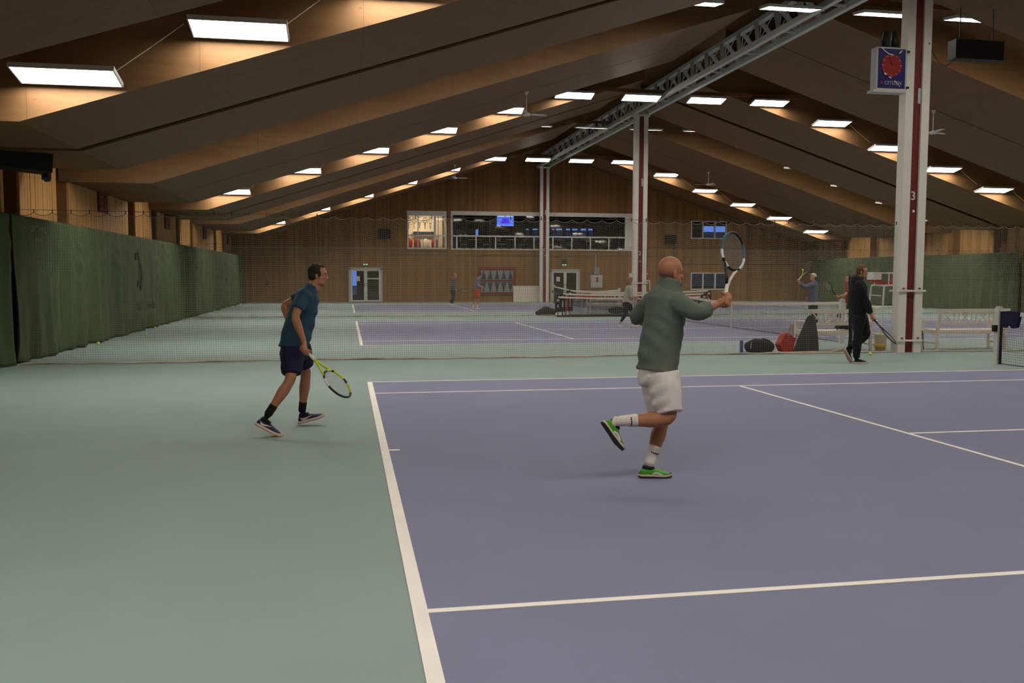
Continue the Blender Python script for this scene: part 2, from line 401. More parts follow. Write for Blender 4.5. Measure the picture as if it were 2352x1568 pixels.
for sg in (-1, 1):
    for k, yj in enumerate(JOINTS):
        g = .15 if k % 2 == 0 else .025            # wide groove over the court boundaries, hairline joint over the court centres
        y0 = max(yj-3.03, YN); y1 = min(yj+3.03, YF)
        if yj-g > y0: part('soffit_panel', plate(y0, yj-g, sg), 'ply', ceil)
        if y1 > yj+g: part('soffit_panel', plate(yj+g, y1, sg), 'ply', ceil)
        gb = B()
        for d1, d2 in ((DW, DK), (DK, D0)):
            p = Vector((XC+sg*d1, yj, soffit(d1)+.16)); q = Vector((XC+sg*d2, yj, soffit(d2)+.16)); gb.bar(p, q, 2*g+.1, .05, (0, 1, 0) if False else (0, 0, 1))
        part('groove_batten', gb, 'groove_dark', ceil)
    for k in range(-1, 5):                         # troughs
        ya, yb = 9.1*k+3.03, 9.1*k+6.07
        for y, s2 in ((ya, 1), (yb, -1)):
            b = B(); th = .05*s2
            a0 = [(XC+sg*DW, ZK), (XC+sg*DK, ZK), (XC+sg*D0, soffit(D0)), (XC+sg*D0, soffit(D0)+DEPTH), (XC+sg*DK, ZK+DEPTH), (XC+sg*DW, ZK+DEPTH)]
            b.prism([(x, y, z) for x, z in a0], (0, th, 0))
            part('trough_side', b, 'ply', ceil)
    b = B()                                        # roof deck over everything
    b.prism([(XC, YN, ZR+DEPTH), (XC+sg*DK, YN, ZK+DEPTH), (XC+sg*(DW+.6), YN, ZK+DEPTH), (XC+sg*(DW+.6), YN, ZK+DEPTH+.15), (XC, YN, ZR+DEPTH+.15)], (0, YF-YN+.2, 0))
    part('roof_deck', b, 'ply', ceil)

# ---- ridge truss
tr = thing('ridge_truss', 'white steel lattice truss under the roof ridge, carried by the three posts', 'truss', (XC, 18, 8))
zt, zb = 9.05, 8.28
for s in (-1, 1):
    part('bottom_chord', B().box((XC+s*.30-.075, YN+.06, zb-.075), (XC+s*.30+.075, YF-.05, zb+.075)), 'steel_grey', tr)
part('top_chord', B().box((XC-.10, YN+.06, zt-.06), (XC+.10, YF-.05, zt+.06)), 'steel_grey', tr)
y = 0.0; k = 0
while y < YF-1.2:
    for s in (-1, 1):
        part('diagonal', B().bar((XC+s*.30, y, zb), (XC+s*.08, y+.62, zt), .03, .20, (0, 1, 0)), 'steel_grey', tr)
        part('tie_rod', B().cyl((XC+s*.08, y+.62, zt), (XC+s*.30, y+1.24, zb), .014, 6), 'steel_grey', tr)
    if k % 2 == 0: part('cross_bar', B().bar((XC-.3, y, zb), (XC+.3, y, zb), .05, .05), 'steel_grey', tr)
    y += 1.24; k += 1

# ---- numbered posts
for yy, num, lab, hz in ((9.1, '3', 'tall white twin-timber post numbered 3 with a dark red web, nearest post', 3.35), (27.3, '2', 'white twin-timber post numbered 2 standing behind the second divider net', 2.55), (45.55, '1', 'white twin-timber post numbered 1 against the end wall', 3.15)):
    t = thing('roof_post', lab, 'post', (XC, yy, 0), 'numbered posts under the ridge')
    for s in (-1, 1):
        part('upright', B().box((XC+s*.19-.09, yy-.02, 0), (XC+s*.19+.09, yy+.22, 8.2)), 'white_paint', t)
    part('web', B().box((XC-.10, yy+.03, 0), (XC+.10, yy+.17, 8.2)), 'oxide_red', t)
    part('head_plate', B().box((XC-.34, yy-.08, 8.12), (XC+.34, yy+.28, 8.205)), 'white_paint', t)
    if num != '1':
        for zz, w2 in ((1.33, .34), (.26, .30)):
            st = part('clamp_strap', B().box((XC-w2, yy-.05, zz-.02), (XC+w2, yy-.02, zz+.02)).box((XC-w2, yy+.22, zz-.02), (XC+w2, yy+.25, zz+.02)), 'white_paint', t)
            for s in (-1, 1):
                part('bolt', B().cyl((XC+s*.19, yy-.06, zz+.05), (XC+s*.19, yy-.02, zz+.05), .02, 8), 'beam_wood', t)
    text_part('number', num, .26 if num == '3' else .24, (XC, yy+.024, hz), (1, 0, 0), (0, 0, 1), 'white_paint', t)
    part('catch', B().cyl((XC+.01, yy+.0, hz-.32), (XC+.01, yy+.03, hz-.32), .03, 8), 'white_paint', t)
    part('label_plate', B().box((XC+.03, yy+.015, 5.3), (XC+.09, yy+.03, 5.62)), 'grey_paint', t)

# ---- left wall: board panels, dark recesses, red gusset plates
wl = struct('wall_left', B().box((XL-.25, YN, -.1), (XL, YF, 5.2)), 'beam_wood')
PAN = []
edges = []
for yc in (-9.1, 9.1, 27.3, 45.5): edges += [(yc-2.25, .9), (yc+2.25, .9)]
for yc in (0, 18.2, 36.4): edges += [(yc-3.5, .95), (yc+3.5, .95)]
edges.sort(); prev = YN
for yc, gw in edges+[(YF+2, 0)]:
    a, b_ = prev, min(yc-gw/2, YF)
    if b_-a > .3: PAN.append((a, b_))
    prev = yc+gw/2
PW = .158
me_pl = B().box((0, .004, 0), (.045, PW-.004, 1.0)).mesh('plank')
me_pl.materials.append(MATS['plank'])
npl = 0
for a, b_ in PAN:
    part('panel_backing', B().box((XL, a, 0), (XL+.30, b_, 5.0)), 'beam_wood', wl)
    if b_ < 8: continue
    n = int(round((b_-a)/PW)); st = (b_-a)/n
    for i in range(n):
        o = bpy.data.objects.new('plank', me_pl); COL.objects.link(o); o.parent = wl
        o.location = (XL+.30, a+i*st, 2.45+.0); o.scale = (1+.35*random.random(), st/PW, 2.5 if 3.0 < (a+i*st+st/2) % 9.1 < 6.1 else 1.41); npl += 1
for yc in (0, 9.1, 18.2, 27.3, 36.4, 45.0):
    t = part('gusset_plate', B().box((XL+.34, yc-.45, 3.33), (XL+.40, yc+.45, 3.86)), 'oxide_red', wl)
    for i in range(3):
        for s in (-1, 1): part('bolt', B().cyl((XL+.40, yc+s*.22, 3.42+i*.16), (XL+.42, yc+s*.22, 3.42+i*.16), .018, 8), 'grey_paint', t)
# ---- right wall
wr = struct('wall_right', B().box((XR, YN, -.1), (XR+.25, YF, 5.2)), 'beam_wood')
for a, b_ in PAN:
    part('board_panel', B().box((XR-.30, a, 0), (XR, b_, 5.0)), 'side_boards', wr)
for yc in (9.1, 18.2, 27.3, 36.4): part('gusset_plate', B().box((XR-.36, yc-.45, 3.33), (XR-.30, yc+.45, 3.86)), 'oxide_red', wr)
struct('wall_near', B().box((XL-.25, YN-.2, -.1), (XR+.25, YN, 11)), 'wall_boards')

# ---- far wall with real openings
HOLES = [(-.10, 1.80, 0, 2.03), (12.27, 14.06, 0, 1.96), (3.35, 5.74, 3.20, 5.50), (6.02, 17.57, 3.23, 5.50), (21.42, 23.84, 4.0, 5.13), (21.46, 23.95, .74, 1.83)]
def holed_wall(x0, x1, z0, z1, y0, y1, holes):
    xs = sorted({x0, x1, *[h[0] for h in holes], *[h[1] for h in holes]}); zs = sorted({z0, z1, *[h[2] for h in holes], *[h[3] for h in holes]})
    b = B()
    for i in range(len(xs)-1):
        run = None
        for j in range(len(zs)-1):
            cx = (xs[i]+xs[i+1])/2; cz = (zs[j]+zs[j+1])/2
            solid = not any(h[0] < cx < h[1] and h[2] < cz < h[3] for h in holes)
            if solid: run = run if run is not None else zs[j]
            if run is not None and (not solid or j == len(zs)-2):
                b.box((xs[i], y0, run), (xs[i+1], y1, zs[j+1] if solid else zs[j])); run = None
    return b
wf = struct('wall_far', holed_wall(XL-.25, XR+.25, 0, 11, YF, YF+.18, HOLES), 'wall_boards')
for x, wd, z1 in ((-.34, .14, 4.3), (2.33, .06, 3.15), (5.88, .20, 8.6), (-4.1, .08, 4.5), (19.2, .08, 8), (25.4, .1, 6)):
    part('pilaster', B().box((x-wd/2, YF-.08, 0), (x+wd/2, YF, z1)), 'beam_wood', wf)
part('ledge', B().box((XL, YF-.05, 3.08), (5.78, YF, 3.15)).box((17.7, YF-.05, 3.42), (XR, YF, 3.50)), 'beam_wood', wf)
part('cable_duct', B().box((2.3, YF-.04, 2.83), (20.6, YF, 2.86)), 'dark_grey', wf)
part('cable_duct', B().box((20.3, YF-.04, 2.35), (28.5, YF, 2.39)), 'dark_grey', wf)
part('cable_duct', B().box((20.28, YF-.04, 2.35), (20.32, YF, 3.7)), 'dark_grey', wf)
part('cable_duct', B().box((1.98, YF-.04, 2.2), (2.01, YF, 3.8)), 'dark_grey', wf)

# rooms behind the far wall (gallery upstairs, corridor downstairs), open to the dusk through their back windows
YB = 53.0
rooms = struct_empty('gallery_rooms', (12, 50, 0))
bw = [(P(a, 530, YB).x, P(b_, 530, YB).x, P(0, y1, YB).z if False else None, None) for a, b_, y1 in ()]
bh = []
for a, b_ in ((1092.5, 1099), (1208, 1215), (1223, 1236), (1268, 1274), (1277, 1292), (1300, 1310), (1314, 1327), (1334, 1347), (1351, 1362)):
    p0 = P(a, 552, YB); p1 = P(b_, 525, YB); bh.append((p0.x, p1.x, p0.z, p1.z))
p0 = P(1412, 538, YB); p1 = P(1432, 527, YB); bh.append((p0.x, p1.x, p0.z, p1.z))
bh += [(21.0, 22.2, 3.6, 4.6), (23.3, 24.0, 3.9, 4.9), (24.9, 27.6, 3.6, 5.2), (20.6, 27.5, .9, 1.95), (-.6, .4, .3, 2.1), (2.2, 3.4, 1.0, 2.1), (13.1, 14.2, .9, 2.0)]
part('back_wall', holed_wall(-2.5, 30.5, -.1, 6.0, YB, YB+.15, bh), 'room_wall', rooms)
part('room_ceiling', B().box((-2.5, YF+.18, 5.85), (30.5, YB, 6.0)), 'room_dark', rooms)
part('gallery_floor', B().box((-2.5, YF+.18, 2.95), (30.5, YB, 3.12)), 'room_dark', rooms)
part('ground_floor', B().box((-2.5, YF+.18, -.12), (30.5, YB, -.02)), 'room_dark', rooms)
for x in (-2.5, 3.0, 5.80, 17.75, 20.2, 30.4): part('partition', B().box((x, YF+.18, 3.1), (x+.12, YB, 5.9)), 'shop_wall' if x in (3.0,) else 'room_wall', rooms)
for x in (-2.5, 4.2, 11.2, 15.4, 20.0, 30.4): part('partition', B().box((x, YF+.18, -.1), (x+.12, YB, 3.0)), 'room_wall', rooms)
struct('ground_outside', B().box((-60, YB+.2, -.3), (90, 140, -.15)), 'asphalt')
oh = thing('dark_house', 'dark house block in the dusk beyond the end-wall windows', 'building', (24, 75, 0))
part('wall', B().box((14, 74, -.2), (46, 80, 4.4)), 'room_dark', oh); part('roof', B().prism([(13.6, 73.6, 4.4), (13.6, 80.4, 4.4), (13.6, 77, 6.0)], (33, 0, 0)), 'bark', oh)
def branch(b, p, d, ln, r, lv):
    q = p+d*ln; b.path([p, (p+q)/2+Vector((random.uniform(-.05, .05),)*3)*ln, q], [r, r*.8, r*.6], 5)
    if lv:
        for _ in range(3):
            dd = (d+Vector((random.uniform(-.7, .7), random.uniform(-.4, .4), random.uniform(-.1, .6)))).normalized(); branch(b, p+d*ln*random.uniform(.55, 1), dd, ln*.68, r*.55, lv-1)
for x, lab in ((25.6, 'bare tree outside the upper right window, right trunk'), (23.7, 'bare tree outside the upper right window, left trunk')):
    t = thing('bare_tree', lab, 'tree', (x, 57.5, 0)); b = B(); branch(b, Vector((x, 57.5, 2.4)), Vector((.1, 0, 1)).normalized(), 1.3, .07, 4); part('branches', b, 'bark', t)
    part('trunk', B().cyl((x, 57.5, -.2), (x, 57.5, 2.5), .10, 8, r2=.07), 'bark', t)

# gallery glazing
def frame_rect(b, x0, x1, z0, z1, wd, y0, y1):
    b.box((x0, y0, z0), (x0+wd, y1, z1)); b.box((x1-wd, y0, z0), (x1, y1, z1)); b.box((x0+wd, y0, z1-wd), (x1-wd, y1, z1)); b.box((x0+wd, y0, z0), (x1-wd, y1, z0+wd)); return b
w1 = struct_empty('window_1', (4.5, YF, 3.2)); w1['label'] = 'lit shop window upstairs on the end wall'
b = B(); frame_rect(b, 3.35, 5.74, 3.20, 5.50, .09, YF-.04, YF+.1); b.box((3.44, YF-.05, 5.20), (5.65, YF+.1, 5.42)); part('window_frame', b, 'white_paint', w1)
part('rail', B().box((3.44, YF-.05, 3.98), (5.65, YF+.06, 4.06)), 'white_paint', w1)
for x in (3.98, 4.28, 4.97, 5.2): part('mullion', B().box((x, YF-.02, 3.29 if x != 5.2 else 3.29), (x+(.12 if x == 4.97 else .05), YF+.06, 3.98 if x == 4.28 else 5.2)), 'white_paint', w1)
part('pane', B().box((3.44, YF+.02, 3.29), (5.65, YF+.03, 5.2)), 'glass', w1)
w2 = struct_empty('window_2', (11.8, YF, 3.2)); w2['label'] = 'wide gallery opening with white railing on the end wall'
part('header', B().box((6.0, YF-.06, 5.28), (17.62, YF+.1, 5.52)), 'white_paint', w2)
part('sill', B().box((6.0, YF-.06, 3.18), (17.62, YF+.1, 3.26)), 'white_paint', w2)
part('rail', B().box((6.02, YF-.05, 3.98), (17.0, YF+.06, 4.06)), 'white_paint', w2)
part('end_panel', B().box((17.02, YF-.05, 3.2), (17.6, YF+.08, 5.4)), 'white_paint', w2); part('end_panel', B().box((6.0, YF-.05, 3.2), (6.1, YF+.08, 5.4)), 'white_paint', w2)
for x in (6.36, 7.55, 8.76, 9.97, 11.17, 12.37, 13.58, 14.78, 15.98): part('baluster', B().box((x-.035, YF-.03, 3.26), (x+.035, YF+.05, 3.98)), 'white_paint', w2)
part('pane', B().box((6.1, YF+.02, 3.26), (17.02, YF+.03, 5.28)), 'glass', w2)
for nm, (x0, x1, z0, z1), lab in (('window_3', HOLES[4], 'upper right three-light window on the end wall'), ('window_4', HOLES[5], 'lower right three-light window on the end wall')):
    wn = struct_empty(nm, (x0, YF, z0)); wn['label'] = lab
    part('window_frame', frame_rect(B(), x0, x1, z0, z1, .06, YF-.03, YF+.08), 'white_paint', wn)
    for i in (1, 2): xm = x0+(x1-x0)*i/3; part('mullion', B().box((xm-.04, YF-.02, z0+.06), (xm+.04, YF+.07, z1-.06)), 'white_paint', wn)
    for i in range(3): part('pane', B().box((x0+(x1-x0)*i/3+.04, YF+.02, z0+.06), (x0+(x1-x0)*(i+1)/3-.04, YF+.03, z1-.06)), 'glass', wn)
for nm, (x0, x1, z0, z1), lab in (('door_1', HOLES[0], 'glazed double door left on the end wall'), ('door_2', HOLES[1], 'glazed double door beside post number 1')):
    dr = struct_empty(nm, (x0, YF, 0)); dr['label'] = lab
    b = B(); b.box((x0-.05, YF-.05, 0), (x0+.07, YF+.1, z1)); b.box((x1-.07, YF-.05, 0), (x1+.05, YF+.1, z1)); b.box((x0-.05, YF-.05, z1-.07), (x1+.05, YF+.1, z1+.05)); part('door_frame', b, 'grey_paint', dr)
    xm = (x0+x1)/2
    for a, c in ((x0+.07, xm-.005), (xm+.005, x1-.07)):
        lf = part('door_leaf', frame_rect(B(), a, c, .03, z1-.07, .09, YF-.02, YF+.03), 'white_paint', dr)
        part('pane', B().box((a+.09, YF, .12), (c-.09, YF+.01, z1-.16)), 'glass', lf)
        if nm == 'door_1' and a > xm: part('crossbar', B().box((a+.09, YF-.02, 1.37), (c-.09, YF+.03, 1.45)), 'white_paint', lf)
        part('handle', B().cyl((c-.06 if a < xm else a+.06, YF-.07, .95), (c-.06 if a < xm else a+.06, YF-.07, 1.15), .014, 8), 'dark_grey', lf)
    part('notice', B().box((xm-.55, YF-.004, 1.25), (xm-.33, YF-.001, 1.55)), 'board_white', dr)
print('planks', npl)

# ================================================================== CEILING LAMPS
FW, FD, FH = 1.40, .56, .055            # fixture length, width, height
TILT = math.radians(13)
def make_lamp():
    t = thing('ceiling_lamp', '', 'lamp', (0, 0, 0), 'louvred ceiling lamps', local=True)
    b = B(); w, d, h = FW/2, FD/2, FH
    b.box((-w, -d, -.0), (-w+.02, d, h)); b.box((w-.02, -d, 0), (w, d, h)); b.box((-w+.02, -d, 0), (w-.02, -d+.02, h)); b.box((-w+.02, d-.02, 0), (w-.02, d, h)); b.box((-w, -d, h), (w, d, h+.015))
    part('housing', b, 'housing', t)
    part('tube_panel', B().box((-w+.02, -d+.02, .022), (w-.02, d-.02, .035)), 'tube_light', t)
    b = B()
    for i in range(1, 14): x = -w+FW*i/14; b.box((x-.002, -d+.02, .004), (x+.002, d-.02, .012))
    for i in range(1, 4): y_ = -d+FD*i/4; b.box((-w+.02, y_-.003, .004), (w-.02, y_+.003, .014))
    part('louvre', b, 'housing', t)
    ld = bpy.data.lights.new('lamp_light', 'AREA'); ld.shape = 'RECTANGLE'; ld.size = FW-.1; ld.size_y = FD-.1; ld.energy = LAMP_W; ld.color = LAMP_COL; ld.spread = math.radians(180)
    lo = bpy.data.objects.new('lamp_light', ld); COL.objects.link(lo); lo.parent = t; lo.location = (0, 0, -.012)
    return t
proto = make_lamp(); first = True
ORD = ['first', 'second', 'third', 'fourth', 'fifth', 'sixth', 'seventh', 'eighth', 'ninth', 'tenth', 'eleventh', 'twelfth', 'thirteenth', 'last']
OFF = [-15.95, -13.55, -11.2, -8.8, -6.4, -3.8, -1.27, 1.27, 3.8, 6.4, 8.8, 11.2, 13.55, 15.95]
ROWS = [(-1, 1, 'near edge row of the nearest court'), (0, -1, 'far edge row of the nearest court'), (1, 1, 'near edge row of the middle court'),
        (2, -1, 'far edge row of the middle court'), (3, 1, 'near edge row of the farthest court'), (4, -1, 'row nearest the end wall')]
for k, face, rl in ROWS:
    yc = 9.1*k+4.55
    yl = yc+1.12 if face < 0 else yc-1.10           # lamp hangs against the trough side it turns its back to
    for i, dx in enumerate(OFF):
        t = proto if first else copy_tree(proto); first = False
        dx += .09
        if abs(dx) < 4: zc = 8.15
        else: zc = soffit(abs(dx)-FW/2)+.055+FD/2*math.sin(TILT)-(.10 if i > 9 else 0)
        t.location = (XC+dx, yl, zc); t.rotation_euler = (-TILT if face < 0 else TILT*.65, 0, 0)
        t['label'] = 'louvred ceiling lamp, %s from left, %s' % (ORD[i], rl)
    b = B(); b.bar((XC-5.1, yl, 8.42), (XC+5.1, yl, 8.42), .06, .12)
    single('lamp_beam', b, 'beam_wood', 'thin wooden beam under the ridge, %s' % rl, 'beam', 'lamp beams under the ridge')
    b = B()
    for s in (-1, 1):
        for i in range(4):
            a, c = OFF[1+i] if s < 0 else OFF[12-i], OFF[i] if s < 0 else OFF[13-i]
            za = soffit(abs(a)-.77)+.2; zc2 = soffit(abs(c)-.77)+.2
            b.path([(XC+a-s*-.6*0+s*.7, yl, za-.02), (XC+(a+c)/2, yl+.12*-face, (za+zc2)/2+.03), (XC+c-s*.7, yl, zc2)], .006, 5)
    part('lamp_cable', b, 'rope', ceil)

# ================================================================== DIVIDER NETS
PITCH_N = .042; NTOP = 2.74; SC_W = .31
def net_mesh(L, name):
    """hung net: scalloped head, slight sway; local x from 0 to L"""
    def sag(x): ph = (x % SC_W)/SC_W; return .055*4*ph*(1-ph)
    def sway(x, z): return (.05*math.sin(x*1.3)+.03*math.sin(x*3.1+1))*(1-z/2.8)*(.4+.6*math.sin(z*1.1)**2)
    lines = []
    n = int(L/PITCH_N)
    for i in range(n+1):
        x = i*PITCH_N; zt = NTOP-sag(x)
        lines.append([(x+.01*math.sin(z*3+x), sway(x, z), z) for z in np.linspace(.04, zt, 8)])
    m = int(NTOP/PITCH_N)
    xs = np.arange(0, L+.001, .0775)
    for j in range(m):
        z0 = .05+j*PITCH_N; f = max(0, (z0-1.9)/.84)**1.5
        lines.append([(x, sway(x, z0), z0-sag(x)*f) for x in xs])
    return strands(name, lines, .0017)
def divider(x0, x1, y, label, mesh_cache={}):
    L = round(x1-x0, 2)
    t = thing('divider_net', label, 'net', (x0, y, 0), 'hanging divider nets', local=True)
    key = L
    if key not in mesh_cache:
        me = net_mesh(L, 'netting'); me.materials.append(MATS['net_thread']); mesh_cache[key] = me
    o = link('netting', mesh_cache[key], None, t); o['kind'] = 'stuff'
    hb = B(); xs = np.arange(0, L+.001, SC_W/6)
    hb.path([(x, 0, NTOP-.055*4*((x % SC_W)/SC_W)*(1-(x % SC_W)/SC_W)) for x in xs], .006, 5); part('head_cord', hb, 'net_thread', t)
    part('support_wire', B().path([(x, .0, NTOP+.05-.03*math.sin(math.pi*x/L)) for x in np.linspace(0, L, 20)], .004, 5), 'dark_grey', t)
    hk = B()
    for i in range(int(L/SC_W)+1): hk.box((i*SC_W-.006, -.008, NTOP-.01), (i*SC_W+.006, .008, NTOP+.06))
    part('hooks', hk, 'black', t)
    rp = [(x, .07*math.sin(x*.9+y)+.04*math.sin(x*2.3), .018+.012*math.sin(x*3.3)**2) for x in np.arange(0, L, .22)]
    part('foot_rope', B().path(rp, .016, 6), 'rope', t)
    rp = [(x, .10+.06*math.sin(x*.9+y+.3)+.05*math.sin(x*1.7), .012) for x in np.arange(0, L, .3)]
    part('weight_cord', B().path(rp, .010, 5), 'dark_grey', t)
    return t
divider(-6.1, XC-.35, 9.1, 'pale divider net behind the two nearest players, left of the nearest post')
divider(XC+.35, 29.4, 9.1, 'pale divider net right of the nearest post')
divider(-6.1, XC-.35, 27.3, 'farther pale divider net, left of the second post')
divider(XC+.35, 29.4, 27.3, 'farther pale divider net, right of the second post')

# ================================================================== SIDE CURTAINS
def curtain(x, y0, y1, sg, label, seed, flat=()):
    rnd = random.Random(seed); L = y1-y0; ny = int(L/.07); nz = 36; H = 2.72
    sw = []; yy = y0
    while yy < y1: wd = rnd.uniform(1.1, 2.6); sw.append((yy+wd/2, wd, rnd.uniform(.5, 1.0))); yy += wd*.8
    ph = [rnd.uniform(0, 6) for _ in range(6)]
    b = B(); k = 0
    for i in range(ny+1):
        y = y0+L*i/ny; edge = min(1, (y-y0)/.3, (y1-y)/.3); ns = sum(math.exp(-((y-c)/(w_*.5))**2) for c, w_, a in sw)
        for j in range(nz+1):
            z = .015+(H-.015)*j/nz; u = z/H
            low = (1-u)
            d = .045*math.sin(y*9+ph[0]+.6*math.sin(z*2+y))*(.35+low*.9)+.075*math.sin(y*3.1+ph[1])*(.2+low*.8)+.022*math.sin(y*21+ph[2])*low
            for c, w_, a in sw:                           # swags under the head
                q = (y-c)/(w_*.5)
                if abs(q) < 1: s = math.cos(q*math.pi/2)**1.4; zz = (H-z)-1.1*a*s; d += .09*a*s*math.exp(-(zz/.16)**2)+.06*a*s*math.exp(-((zz+.42)/.13)**2)+.04*a*s*math.exp(-((zz-.4)/.15)**2)
            if z < .35: d += .05*math.sin(y*5+ph[3])*(1-z/.35)
            for fy, fw, fz in flat: d *= 1-.8*math.exp(-((y-fy)/fw)**4)*(1 if z > fz else (z/fz)**2 if fz else 1)
            b.v.append((x+sg*d, y, z+(.012*math.sin(y*4+ph[4]) if j == 0 else 0)-(.02*math.sin((y-y0)*10)**2 if j == nz else 0)))
    for i in range(ny):
        for j in range(nz):
            a = i*(nz+1)+j; b.f.append((a, a+1, a+nz+2, a+nz+1)); b.mi.append(0)
    t = thing('court_curtain', label, 'curtain', (x, (y0+y1)/2, 0), 'green curtains along the side walls')
    o = part('cloth', b, 'curtain', t, True)
    sd = o.modifiers.new('thickness', 'SOLIDIFY'); sd.thickness = .006
    part('head_rail', B().cyl((x-sg*.04, y0, H-.01), (x-sg*.04, y1, H-.01), .018, 8), 'dark_grey', t)
    return t, o
def cling(o, parent):                                # lay a print on the folds of the cloth
    o.data.transform(Matrix.Translation((.25, 0, 0)))
    m = o.modifiers.new('cling', 'SHRINKWRAP'); m.target = next(c for c in parent.children if c.name.startswith('cloth')); m.wrap_method = 'PROJECT'; m.wrap_mode = 'ABOVE_SURFACE'; m.offset = .02
    m.use_project_x = True; m.use_project_y = m.use_project_z = False; m.use_negative_direction = True; m.use_positive_direction = False
def surf_text(name, txt, size, y, z, parent, m, x=-6.10, step=.75):
    for i, ch in enumerate(txt): cling(text_part(name, ch, size, (x, y+(i-(len(txt)-1)/2)*size*step, z), (0, 1, 0), (0, 0, 1), m, parent), parent)
c1, _ = curtain(-6.2, -10.6, 9.0, 1, 'dark green curtain at left, nearest stretch before the first divider net', 1)
c2, _ = curtain(-6.2, 9.2, 27.2, 1, 'green curtain on the left wall between the two divider nets', 2, ((19.5, 1.7, .5), (10.55, .8, 1.9)))
c3, _ = curtain(-6.2, 27.4, 45.6, 1, 'green curtain on the left wall beyond the second divider net', 3, ((38.6, 1.7, .5),))
curtain(29.5, -10.6, 9.0, -1, 'dark green curtain at the right wall, nearest stretch', 4)
c5, _ = curtain(29.5, 9.2, 27.2, -1, 'green curtain on the right wall between the two divider nets', 5)
curtain(29.5, 27.4, 45.6, -1, 'green curtain on the right wall beyond the second divider net', 6)
# printed mark on the left curtains: a racket-like hook and a short word
def mark(parent, yc, zc, s, x=-6.02):
    def ribbon(pts, wd):
        b = B(); n = len(pts)
        for i, (u, v, w_) in enumerate(pts):
            p0 = pts[max(i-1, 0)]; p1 = pts[min(i+1, n-1)]; tx, tz = p1[0]-p0[0], p1[1]-p0[1]; l = math.hypot(tx, tz) or 1; nx, nz_ = -tz/l, tx/l
            for q in (-1, 1): b.v.append((x, yc+s*(u+q*nx*w_*wd*1.6), zc+s*(v+q*nz_*w_*wd*1.6)))
        for i in range(n-1): b.f.append((2*i, 2*i+1, 2*i+3, 2*i+2)); b.mi.append(0)
        o = part('printed_mark', b, 'black_print', parent); cling(o, parent); m = o.modifiers.new('t', 'SOLIDIFY'); m.thickness = .004
    ribbon([(.05*math.cos(a)*8.5+.0, .46*math.sin(a)-.16, .6+.9*(a < 0)) for a in np.linspace(1.45, -1.5, 22)], .06)
    ribbon([(.06, .27, .7), (.02, .45, .6), (-.12, .62, .7), (-.30, .80, .9)], .05)
    ribbon([(.05, .26, .6), (.03, -.1, .5), (.0, -.28, .5)], .05)
    ribbon([(-.34, -.35, 1.2), (-.30, -.5, 1.6), (-.22, -.56, .8)], .07)
    ribbon([(-.62, .75, 1), (-.60, .60, 1.2), (-.5, .5, .8)], .07)
mark(c2, 19.2, 1.72, .72); surf_text('printed_letter', 'GRESENS', .30, 19.8, .70, c2, 'black_print', x=-6.03, step=1.15)
mark(c3, 38.5, 1.70, .72); surf_text('printed_letter', 'GRESENS', .30, 38.8, .70, c3, 'black_print', x=-6.03, step=1.15)
surf_text('printed_letter', 'OPTIMAL', .17, 10.55, 2.50, c2, 'grey_print', x=-6.09); surf_text('printed_letter', 'BANA', .14, 10.55, 2.29, c2, 'grey_print', x=-6.09)

# ================================================================== TENNIS NETS
def tennis_net(yc, label, wide=6.4):
    t = thing('tennis_net', label, 'net', (XC, yc, 0), 'court tennis nets', local=True)
    H = lambda y: .80+.22*(abs(y)/wide)**1.2
    lines = []
    for i in range(int(2*wide/.045)+1):
        y = -wide+i*.045; lines.append([(0, y, z) for z in (.03, H(y)-.05)])
    ys = np.linspace(-wide, wide, 60)
    for j in range(21):
        q = (j+.3)/21; lines.append([(0, y, .03+q*(H(y)-.08)) for y in ys])
    me = strands('net_mesh', lines, .0022); me.materials.append(MATS['net_dark']); o = link('net_mesh', me, None, t); o['kind'] = 'stuff'
    b = B(); ys = np.linspace(-wide, wide, 30)
    for s in (-1, 1):
        for y in ys: b.v += [(s*.012, y, H(y)), (s*.012, y, H(y)-.075)]
    n = len(ys)
    for i in range(n-1):
        a = 2*i; c = 2*n+2*i; b.f += [(a, a+1, a+3, a+2), (c, c+2, c+3, c+1), (a, a+2, c+2, c), (a+1, c+1, c+3, a+3)]; b.mi += [0]*4
    part('net_band', b, 'band_white', t)
    part('bottom_cord', B().path([(0, y, .025+.0*y) for y in np.linspace(-wide, wide, 14)], .008, 5), 'black', t)
    part('centre_strap', B().box((-.016, -.025, 0), (.016, .025, H(0)+.002)), 'band_white', t)
    for s in (-1, 1):
        part('net_post', B().box((-.05, s*wide-.05, 0), (.05, s*wide+.05, 1.06)).cyl((0, s*wide, 1.06), (0, s*wide, 1.085), .055, 12), 'steel_grey', t)
        part('post_strap', B().box((-.014, s*(wide-.075)-.02, .03), (.014, s*(wide-.075)+.02, 1.0)), 'black', t)
        part('winch', B().box((-.11, s*wide-.04, .62), (-.05, s*wide+.04, .74)).cyl((-.13, s*wide, .68), (-.05, s*wide, .68), .02, 8), 'black', t)
    return t
n3 = tennis_net(0, 'tennis net of the nearest court, its end post at the right picture edge')
tennis_net(18.2, 'tennis net stretched across the middle court')
tennis_net(36.55, 'tennis net across the farthest court by the end wall')

